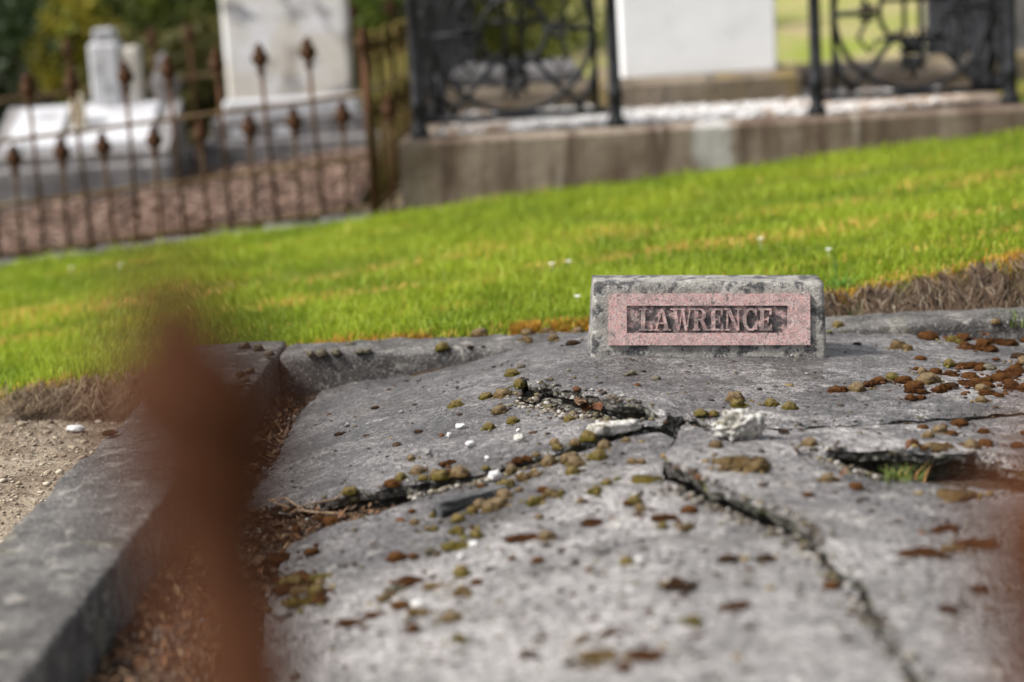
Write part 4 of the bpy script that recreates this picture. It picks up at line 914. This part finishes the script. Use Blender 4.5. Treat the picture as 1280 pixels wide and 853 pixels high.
def far_picket(dx, dy, tall, dz, tilt=0.):
    sd_ = 0 < dy < 2.7
    o = bpy.data.objects.new('picket', (ME_t2 if tall else ME_s2) if sd_ else (ME_t if tall else ME_s)); COL.objects.link(o); o.parent = ff; o.location = (dx, dy, dz); o.rotation_euler = (0, tilt, 0)
    g = bpy.data.objects.new('finial', ME_f2 if sd_ else ME_f); COL.objects.link(g); g.parent = o; g.location = (0, 0, .62 if tall else .36)
sl = (at_y(0, 333, FY).z - corner.z) / (at_y(0, 333, FY).x - corner.x)
xt = at_y(400, 200, FY).x - corner.x; step = at_y(388, 200, FY).x - at_y(329, 200, FY).x
for i in range(-1, 11):
    x_ = xt - step * i
    if i >= 0: far_picket(x_, 0, True, x_ * sl + .01, random.uniform(-.03, .02))
    far_picket(x_ + step * .5, 0, False, x_ * sl + .01, random.uniform(-.03, .03))
SH = .085
for i in range(1, 22): far_picket(i * step * .5 * SH, i * step * .5, i % 2 == 0, .0, random.uniform(-.02, .02))
for i in range(0, 9): far_picket(xt - step * i * 1.15 + .2, 2.72, True, .09 + (xt - step * i) * sl, random.uniform(-.03, .03))
Lf = xt - step * 11
obj('rail', MB().tube([(Lf, 2.72, .55 + Lf * sl), (.23, 2.72, .55)], .009, 6), M_rail, ff)
for zz, r_ in ((.50, .009), (.245, .009), (.045, .008)):
    obj('rail', MB().tube([(Lf, 0, zz + Lf * sl), (0, 0, zz)], r_, 6), M_rail, ff); obj('rail', MB().tube([(0, .012, zz), (2.7 * SH, 2.7, zz)], r_, 6), M_rail, ff)
cp = obj('corner_post', MB().tube([(0, 0, -.05), (0, 0, .64)], .017, 8), M_rustfar, ff, True)
g = bpy.data.objects.new('finial', ME_f); COL.objects.link(g); g.parent = cp; g.location = (0, 0, .64)
far_kerb = tag(empty('plot_kerb', (corner.x, FY, corner.z)), 'dark low stone kerb under the rusty railing', 'kerb')
mb = MB(); 
for i in range(10):
    a = Lf * i / 10; b_ = Lf * (i + 1) / 10; o_ = MB().box(b_ + .003, a - .003, -.09, .09, -.2 + a * sl, .012 + a * sl, .012); obj('kerb_stone', o_, M_darkstone, far_kerb)
skm = MB().box(-.085, .085, .10, 2.8, -.2, .012, .012); skm.v = [(x_ + SH * y_, y_, z_) for x_, y_, z_ in skm.v]; obj('kerb_stone', skm, M_mossstone, far_kerb)
# ground inside that plot and its pebbles
def plot_z(x, y): return corner.z + (x - corner.x) * sl + .03 + .02 * (y - FY) + .015 * fbm(x, y, 2, 3, 3)
v, f = grid(corner.x + Lf, corner.x - .08, FY + .08, FY + 3.4, 60, 40, plot_z)
tag(link('plot_ground', v, f, stone('plot_gravel_bed', (.10, .066, .050), (.15, .105, .082), 6, [((.05, .034, .026), 12, .5, .62, .7)], 60, .3, .01, .95, .1), smooth=True), 'brown gravel bed inside the rusty railing', 'gravel', kind='structure')
n = 7000; px_ = rng.uniform(corner.x + Lf, corner.x - .1, n); py_ = FY + .08 + rng.random(n) ** 1.3 * 3; pz_ = np.array([plot_z(a, b) for a, b in zip(px_, py_)])
v, f, k = blobs(np.stack([px_, py_, pz_ + .006], 1), rng.uniform(.008, .026, n), 1, .7, .3)
pc = np.array([[.125, .078, .058], [.075, .045, .032], [.22, .155, .12], [.045, .027, .019], [.095, .058, .044]])
tag(big('brown_pebbles', v, f, M_vgrit, np.repeat(pc[rng.integers(0, 5, n)], k, 0)), 'brown pebbles and bark covering the railed plot', 'gravel', kind='stuff')

# ------------------------------------------------------------------ white monuments in the left plot
def frame_at(Y, px0, px1, py): a = at_y(px0, py, Y); b = at_y(px1, py, Y); return a, b
# pedestal and sloping desk
Y = 9.7; c0 = at_y(110, 215, Y); zb = plot_z(c0.x, Y) - .05
dk = tag(empty('desk_tomb', (c0.x, Y, zb)), 'white marble desk tomb with sloping tablet and small pedestal', 'tomb')
zt = at_y(110, 205, Y).z - zb; k = Y / FPX
obj('base', MB().box(-.50, .42, -.06, .75, 0, zt, .02), M_darkstone, dk)
hgt_ = 66 * k
sm = MB()
def desk(x0, x1, y0, y1, z0, zf, zbk): return [(x0, y0, z0), (x1, y0, z0), (x1, y1, z0), (x0, y1, z0), (x0, y0, zf), (x1, y0, zf), (x1, y1, zbk), (x0, y1, zbk)]
BF = [(3, 2, 1, 0), (4, 5, 6, 7), (0, 1, 5, 4), (1, 2, 6, 5), (2, 3, 7, 6), (3, 0, 4, 7)]
obj('desk_surround', MB().add(desk(-.48, .40, -.03, .55, zt, zt + .05, zt + hgt_), BF), stone('grey_marble', (.20, .19, .19), (.14, .13, .13), 4, [((.07, .065, .065), 8, .52, .64, .6)], 80, .15, .002), dk)
sl_d = (hgt_ - .05) / .58
for (x0, x1) in ((-.40, -.155), (-.105, .30)):
    ya, yb = .02, .46; za, zb_ = zt + .05 + (ya + .03) * sl_d, zt + .05 + (yb + .03) * sl_d
    obj('tablet', MB().add([(x0, ya, za - .01), (x1, ya, za - .01), (x1, yb, zb_ - .01), (x0, yb, zb_ - .01), (x0, ya, za + .03), (x1, ya, za + .03), (x1, yb, zb_ + .03), (x0, yb, zb_ + .03)], BF), M_white, dk)
pz0 = zt + hgt_ - .06; ph = 78 * k
pd = obj('pedestal', MB().box(-.03, .115, .42, .62, pz0, pz0 + ph + .06, .012), M_white, dk)
obj('pedestal_wing', MB().box(.12, .20, .45, .62, pz0, pz0 + ph + .03, .01), M_oldmarble, dk)
obj('pedestal_cap', MB().box(-.005, .092, .44, .60, pz0 + ph + .06, pz0 + ph + .13, .012), M_white, dk)
# tall tablet
Y = 10.4; a, b = frame_at(Y, 277, 448, 130); k = Y / FPX; zb = plot_z((a.x + b.x) / 2, Y) - .05
tt = tag(empty('headstone', ((a.x + b.x) / 2, Y, zb)), 'tall stained white marble headstone on dark stepped base', 'headstone')
w_ = (b.x - a.x) / 2; zt = (a.z + b.z) / 2 - zb; s1 = 22 * k
obj('tablet', MB().box(-w_ + .03, w_ - .03, .03, .18, zt + s1 * .4, zt + 1.25, .02), M_oldmarble, tt)
obj('tablet_foot', MB().box(-w_, w_, 0, .24, zt - s1 * .6, zt + s1 * .4 - .002, .02), M_white, tt)
for i, (d_, m_) in enumerate(((.07, M_darkstone), (.16, M_darkstone))):
    z1_ = zt - s1 * .6 - .002 - i * .11; obj('step', MB().box(-w_ - d_ * .8, w_ + d_ * .8, -d_, .3 + d_, max(0, z1_ - .11) if i == 0 else 0, z1_, .015), m_, tt)
for x_ in (-.31, -.08): obj('step_panel', MB().box(x_, x_ + .12, -.075, -.071, zt - s1 * .6 - .10, zt - s1 * .6 - .05), M_white, tt)
# small finials of other railings / urn between
p = at_y(95, 127, 9.9); tag(obj('stone_post', MB().box(-.03, .03, 0, .08, -.55, .03, .01), stone('cream_stone', (.52, .46, .33), (.46, .40, .28), 8, [], 60, .1, .002), None, False, p), 'short cream stone post left of the white pedestal', 'post')
p = at_y(208, 118, 10.6); mb = MB().lathe([(.05, -.6), (.05, -.1), (.075, -.07), (.05, -.02), (.085, .05), (.06, .11), (.03, .15), (.045, .18), (.01, .22)], 14); tag(obj('stone_urn', mb, M_darkstone, None, True, p), 'dark stone urn standing right of the white pedestal', 'urn')

# ------------------------------------------------------------------ concrete plinth with cast iron fence, right
PY = 8.05
ptl = at_y(497, 178, PY); ptr = at_y(1292, 129.5, PY); PZ = (ptl.z + ptr.z) / 2; x0, x1 = ptl.x, ptr.x; DEP = 2.6
plinth = tag(empty('plot_plinth', (x0, PY, 0)), 'stained brown concrete plinth edging the large family plot', 'plinth')
def plinth_mat():
    t = NT('stained_plinth'); M = t.mix(t.ramp(t.noise(2.6, 6, .6), .38, .62), (.13, .095, .07), (.24, .195, .155))
    st = t.noise(5, 5, .6, t.map(scale=(1.6, 1, .18)), .3); M = t.mix(t.ramp(st, .47, .62, 0, .8), M, (.075, .048, .036))
    M = t.mix(t.ramp(t.noise(7, 5, .6, t.map(scale=(1.5, 1, .25), loc=(4, 0, 0))), .57, .68, 0, .7), M, (.36, .32, .27))
    sx = t.n('ShaderNodeSeparateXYZ'); t.l(t.co, sx.inputs[0])
    xs0 = at_y(898, 190, PY).x - x0
    dd = t.math('ABSOLUTE', t.math('SUBTRACT', sx.outputs[0], xs0)); dd = t.math('ADD', dd, t.math('MULTIPLY', t.noise(9, 4), .07))
    dd = t.math('ADD', dd, t.math('MULTIPLY', t.noise(3.5, 5, .65, t.map(scale=(2.5, 1, .6))), .22)); M = t.mix(t.ramp(dd, .235, .175, 0, .85), M, (.40, .39, .38))
    t.bump([(t.noise(30, 5), .008), (t.noise(120, 3), .003)]); return t.done(M, .9, .2)
M_pl = plinth_mat()
obj('front_wall', MB().box(0, x1 - x0, 0, .16, -.6, PZ, .02), M_pl, plinth)
def shear(mb): mb.v = [(x_ + SH * (y_ - .163), y_, z_) for x_, y_, z_ in mb.v]; return mb
obj('side_wall', shear(MB().box(.002, .16, .163, DEP, -.6, PZ - .002, .02)), M_pl, plinth)
obj('side_wall', shear(MB().box(x1 - x0 - .16, x1 - x0 - .002, .163, DEP, -.6, PZ - .002, .02)), M_pl, plinth)
obj('back_wall', MB().box(.163 + SH * DEP, x1 - x0 - .163 + SH * (DEP - .4), DEP - .16, DEP, -.6, PZ - .002, .02), M_pl, plinth)
v, f = grid(x0 + .12, x1 - .09, PY + .155, PY + DEP - .155, 20, 16, lambda x, y: PZ - .012)
tag(link('chip_bed', v, f, stone('pale_bed', (.55, .54, .53), (.42, .40, .38), 10, [], 60, .3, .005)), 'bed of pale chippings inside the plinth', 'gravel', kind='structure')
n = 9000; gx_ = rng.uniform(x0 + .16, x1 - .16, n); gy_ = rng.uniform(PY + .16, PY + 1.6, n)
v, f, k = blobs(np.stack([gx_, gy_, np.full(n, PZ - .004) + rng.uniform(0, .012, n)], 1), rng.uniform(.009, .02, n), 1, .75, .3)
wc = np.array([[.56, .55, .55], [.44, .43, .42], [.64, .64, .64], [.30, .27, .25], [.50, .48, .47]]); sel = rng.integers(0, 5, n); ccol = wc[sel].copy()
br_ = (gx_ > x1 - 1.15) & (rng.random(n) < np.clip((gx_ - (x1 - 1.15)) * .9, 0, .75)) | ((gx_ < x0 + .45) & (rng.random(n) < .5)); ccol[br_] = np.array([.30, .22, .16])
tag(big('white_chippings', v, f, M_vgrit, np.repeat(ccol, k, 0)), 'white marble chippings spread inside the plinth', 'gravel', kind='stuff')
# white block on mossy base
Y = 8.95; a, b = frame_at(Y, 777, 972, 92); k = Y / FPX; zc = (a.z + b.z) / 2
wb = tag(empty('white_tomb', ((a.x + b.x) / 2, Y, PZ - .012)), 'plain whitewashed block tomb on mossy stone base', 'tomb')
w_ = (b.x - a.x) / 2; zz = zc - (PZ - .012)
obj('base', MB().box(-w_ - .10, w_ + .10, -.09, .95, 0, zz - .002, .03), M_mossstone, wb)
obj('block', MB().box(-w_, w_, 0, .85, zz, zz + .95, .012), M_whitepaint, wb)
lg = at_y(645, 100, 9.3); kk = PZ - .012
gb = tag(empty('grave_border', (lg.x, 9.15, kk)), 'rust stained stone ledger behind the left iron panel', 'ledger')
obj('ledger_base', MB().box(-.36, .36, 0, .9, 0, .13, .03), M_mossstone, gb)
obj('ledger_top', MB().box(-.30, .30, .06, .84, .132, .20, .02), M_darkstone, gb)
tag(obj('ledger_stone', MB().box(-.4, .45, 0, .9, 0, .10, .03), M_mossstone, None, False, (at_y(1120, 80, 9.3).x, 9.25, kk)), 'low brown ledger stone behind the right iron panel', 'ledger')

# cast iron panels
iron = tag(empty('cast_iron_fence', (x0, PY + .08, PZ)), 'black ornate cast iron fence with gate gap on the plinth', 'fence')
PH = 1.02
def pxx(px, py): return at_y(px, py, PY + .08).x - x0
posts = [pxx(525, 165), pxx(770, 145), pxx(1021, 132), pxx(1263, 115)]
post_m = mesh('post', MB().lathe([(.040, 0), (.040, .03), (.028, .045), (.028, .12), (.036, .135), (.026, .15), (.0235, .55), (.030, .57), (.0235, .60), (.0235, 1.04), (.038, 1.06), (.038, 1.09), (.020, 1.11), (.034, 1.16), (.020, 1.21), (.003, 1.27)], 14), M_black)
def add_post(dx, dy): 
    o = bpy.data.objects.new('post', post_m); COL.objects.link(o); o.parent = iron; o.location = (dx, dy, -.003); return o
def palmette(s):
    mb = MB()
    for a in (-70, -38, 0, 38, 70):
        d = Vector((math.sin(R(a)), 0, math.cos(R(a)))); q = Vector((-d.z, 0, d.x)) * s * .16; L = s * (1 - .3 * abs(a) / 70)
        mb.add([(0, -.008, 0), tuple(d * L * .55 + q + Vector((0, -.008, 0))), tuple(d * L + Vector((0, -.008, 0))), tuple(d * L * .55 - q + Vector((0, -.008, 0))), (0, .008, 0), tuple(d * L * .55 + q + Vector((0, .008, 0))), tuple(d * L + Vector((0, .008, 0))), tuple(d * L * .55 - q + Vector((0, .008, 0)))],
               [(0, 1, 2, 3), (7, 6, 5, 4), (0, 4, 5, 1), (1, 5, 6, 2), (2, 6, 7, 3), (3, 7, 4, 0)])
    return mb
def circ(cx, cz, r, a0=0, a1=360, n=36): return [(cx + r * math.cos(R(a0 + (a1 - a0) * i / n)), 0, cz + r * math.sin(R(a0 + (a1 - a0) * i / n))) for i in range(n + 1)]
def panel_meshes(w):
    """parts of one panel in local x 0..w, z 0..PH"""
    c = w / 2; zb = .055; out = []; r = .012
    out.append(('bottom_rail', MB().box(.03, w - .03, -.013, .013, zb, zb + .026))); out.append(('top_rail', MB().box(.03, w - .03, -.013, .013, PH - .03, PH)))
    for x in (.075, w - .075): out.append(('side_bar', MB().tube([(x, 0, zb + .027), (x, 0, PH - .031)], r * .9, 6)))
    R_ = w * .40; cz = zb + .03 + R_
    out.append(('ring', MB().tube(circ(c, cz, R_), r, 8, False)))
    out.append(('ring', MB().tube(circ(c, cz, R_ * .42), r * .9, 8, False)))
    for s in (-1, 1):
        for pth in ([(c + s * .05, .004, cz - R_ * .25), (c + s * R_ * .62, .004, zb + .10), (c + s * R_ * .80, .004, zb + .05), (c + s * R_ * .82, .004, zb + .02)],
                    [(c + s * (w * .5 - .08), -.004, zb + .20), (c + s * (w * .5 - .10), -.004, zb + .10), (c + s * (w * .5 - .16), -.004, zb + .035)],
                    [(c + s * .05, .004, cz + R_ * .25), (c + s * R_ * .9, .004, cz + R_ * .95), (c + s * (w * .5 - .085), .004, PH - .04)],
                    [(c + s * R_ * .4, -.003, cz), (c + s * (w * .5 - .075), -.003, cz)]): out.append(('brace', MB().tube(pth, r, 6)))
        out.append(('centre_bar', MB().tube([(c + s * .032, 0, cz - R_ * .55), (c + s * .032, 0, PH - .03)], r * .8, 6)))
    for z in (cz - R_ * .35, cz - R_ * .02 + .05, cz + R_ * .42): out.append(('cross_bar', MB().tube([(c - R_ * .42, .003, z), (c + R_ * .42, .003, z)], r * .8, 6)))
    M1 = palmette(.10)
    pm = MB().add([(x + c, y, -z * 1.0 + zb + .165) for x, y, z in M1.v], M1.f).add([(x + c, y, z + zb + .17) for x, y, z in M1.v], M1.f)
    out.append(('palmette', pm))
    for s in (-1, 1):
        rs = MB()
        for a in range(0, 360, 60):
            rs.lathe([(.002, -.012), (.018, -.006), (.018, .006), (.002, .012)], 8, (c + s * R_ * .58 + .028 * math.cos(R(a)), 0, cz + .028 * math.sin(R(a))))
        for q in (-1, 1): rs.tube([(c + s * R_ * .58, 0, cz + q * .03), (c + s * R_ * .70, 0, cz + q * .10), (c + s * R_ * .55, 0, cz + q * .16), (c + s * R_ * .45, 0, cz + q * .11)], .009, 6)
        out.append(('rosette', rs))
    return out
PC = {}
def panel(ax, ay, bx_, by_):
    w = math.hypot(bx_ - ax, by_ - ay); key = round(w, 3)
    e = bpy.data.objects.new('panel', None); e.empty_display_size = .05
    if key not in PC: PC[key] = [(n_, mesh(n_, mb, M_black)) for n_, mb in panel_meshes(w)]
    first = PC[key][0]; e = bpy.data.objects.new('panel', first[1]); COL.objects.link(e); e.parent = iron
    e.location = (ax, ay, 0); e.rotation_euler = (0, 0, math.atan2(by_ - ay, bx_ - ax))
    for n_, me in PC[key][1:]:
        o = bpy.data.objects.new(n_, me); COL.objects.link(o); o.parent = e
for p_ in posts: add_post(p_, 0)
panel(posts[0], 0, posts[1], 0); panel(posts[2], 0, posts[3], 0)
for xs1 in (posts[0], posts[3]):
    for i in range(1, 4): add_post(xs1 + SH * i * .8, i * .8)
    for i in range(3): panel(xs1 + SH * i * .8, i * .8, xs1 + SH * (i + 1) * .8, (i + 1) * .8)

# ------------------------------------------------------------------ shrubs and trees behind
def shrub(px, py, Y, rx, rz, c1, c2, label, nl=5200, ls=.035, zb=None, name='shrub'):
    p = at_y(px, py, Y); g0 = ground_z(p.x, Y); root = tag(empty(name, (p.x, Y, g0)), label, 'shrub' if name == 'shrub' else 'tree', None)
    cz = p.z - g0; tk = MB().tube([(0, 0, -.05), (.02, 0, cz * .4), (0, .02, cz)], [rx * .09, rx * .07, rx * .04], 8)
    for k in range(6):
        a = k * 1.05; tk.tube([(0, 0, cz * .3), (rx * .35 * math.cos(a), rx * .3 * math.sin(a), cz * .75), (rx * .7 * math.cos(a), rx * .6 * math.sin(a), cz + rz * .3 * random.uniform(-.6, 1))], [rx * .05, rx * .035, rx * .01], 6)
    obj('trunk', tk, M_bark, root, True)
    ncl = 46; cen = rng.normal(0, 1, (ncl, 3)); cen /= np.linalg.norm(cen, axis=1)[:, None]; cen *= rng.uniform(.45, 1.0, (ncl, 1)); cen *= np.array([rx, rx * .8, rz])
    ci = rng.integers(0, ncl, nl); d = rng.normal(0, 1, (nl, 3)); pos = cen[ci] + d * np.array([rx, rx, rz]) * .13
    tn = rng.normal(0, 1, (nl, 3)); tn /= np.linalg.norm(tn, axis=1)[:, None]; b2 = np.cross(tn, rng.normal(0, 1, (nl, 3))); b2 /= np.linalg.norm(b2, axis=1)[:, None]
    s_ = rng.uniform(.6, 1.4, (nl, 1)) * ls; V = np.stack([pos - tn * s_, pos + b2 * s_ * .45, pos + tn * s_, pos - b2 * s_ * .45], 1) + np.array([0, 0, cz])
    F = (np.array([[0, 1, 2], [0, 2, 3]])[None] + (np.arange(nl) * 4)[:, None, None]).reshape(-1, 3)
    u = (rng.random((ncl, 1)))[ci] * .7 + rng.random((nl, 1)) * .3; col = np.array(c1) * (1 - u) + np.array(c2) * u
    o = big('crown', V.reshape(-1, 3), F, M_vleaf, np.repeat(col, 4, 0)); o.parent = root
    return root
G1, G2, DG, YG, YL = (.03, .055, .012), (.07, .10, .02), (.012, .022, .010), (.14, .17, .025), (.30, .24, .02)
shrub(30, 70, 12.6, .85, .75, DG, G1, 'dark evergreen shrub behind the rusty railing, darkest of the row', 7000)
shrub(118, 20, 13.6, .8, .8, DG, (.05, .06, .012), 'dark shrub with yellowish tips behind the white pedestal', 6500)
shrub(95, 60, 12.2, .28, .42, YG, YL, 'yellow flowering bush left of the white pedestal', 3000, .03)
shrub(215, 30, 13.0, .75, .65, (.06, .08, .02), YG, 'light yellow green shrub left of the tall headstone', 7000)
shrub(235, 105, 11.9, .5, .4, (.05, .05, .015), (.11, .10, .02), 'low brownish green shrub by the tall headstone', 4000)
shrub(478, 5, 13.5, .55, .55, (.03, .07, .012), (.13, .17, .02), 'green shrub between tall headstone and iron fence', 5000)
shrub(620, 10, 14.0, .9, .55, (.07, .09, .02), (.24, .25, .03), 'yellow green shrub seen through the left iron panel', 7000)
shrub(330, -60, 15.0, 1.2, 1.0, DG, G2, 'tall dark shrub behind the headstone', 6000, .05)
shrub(0, -120, 17.5, 2.4, 1.8, DG, G1, 'broad dark evergreen tree beyond the left plot', 9000, .07, name='evergreen_tree')
shrub(200, -150, 19, 2.6, 1.8, G1, G2, 'mid green tree beyond the white pedestal', 9000, .07, name='evergreen_tree')
shrub(560, -120, 21, 2.4, 1.5, G1, YG, 'yellowish green tree beyond the iron fence', 9000, .07, name='evergreen_tree')
# kerb and grey wall of a further plot on the right
p = at_y(1010, 88, 11.3); tag(obj('low_wall', MB().box(-.6, 2.6, 0, .2, -.4, .03, .02), M_mossstone, None, False, p), 'low brown stone wall of the plot behind the iron fence', 'wall')
p = at_y(1262, 30, 11.6); tag(obj('stone_block', MB().box(-.35, .6, .25, .7, -.6, .18, .02), M_darkstone, None, False, p), 'grey stone monument block beyond the right corner post', 'monument')
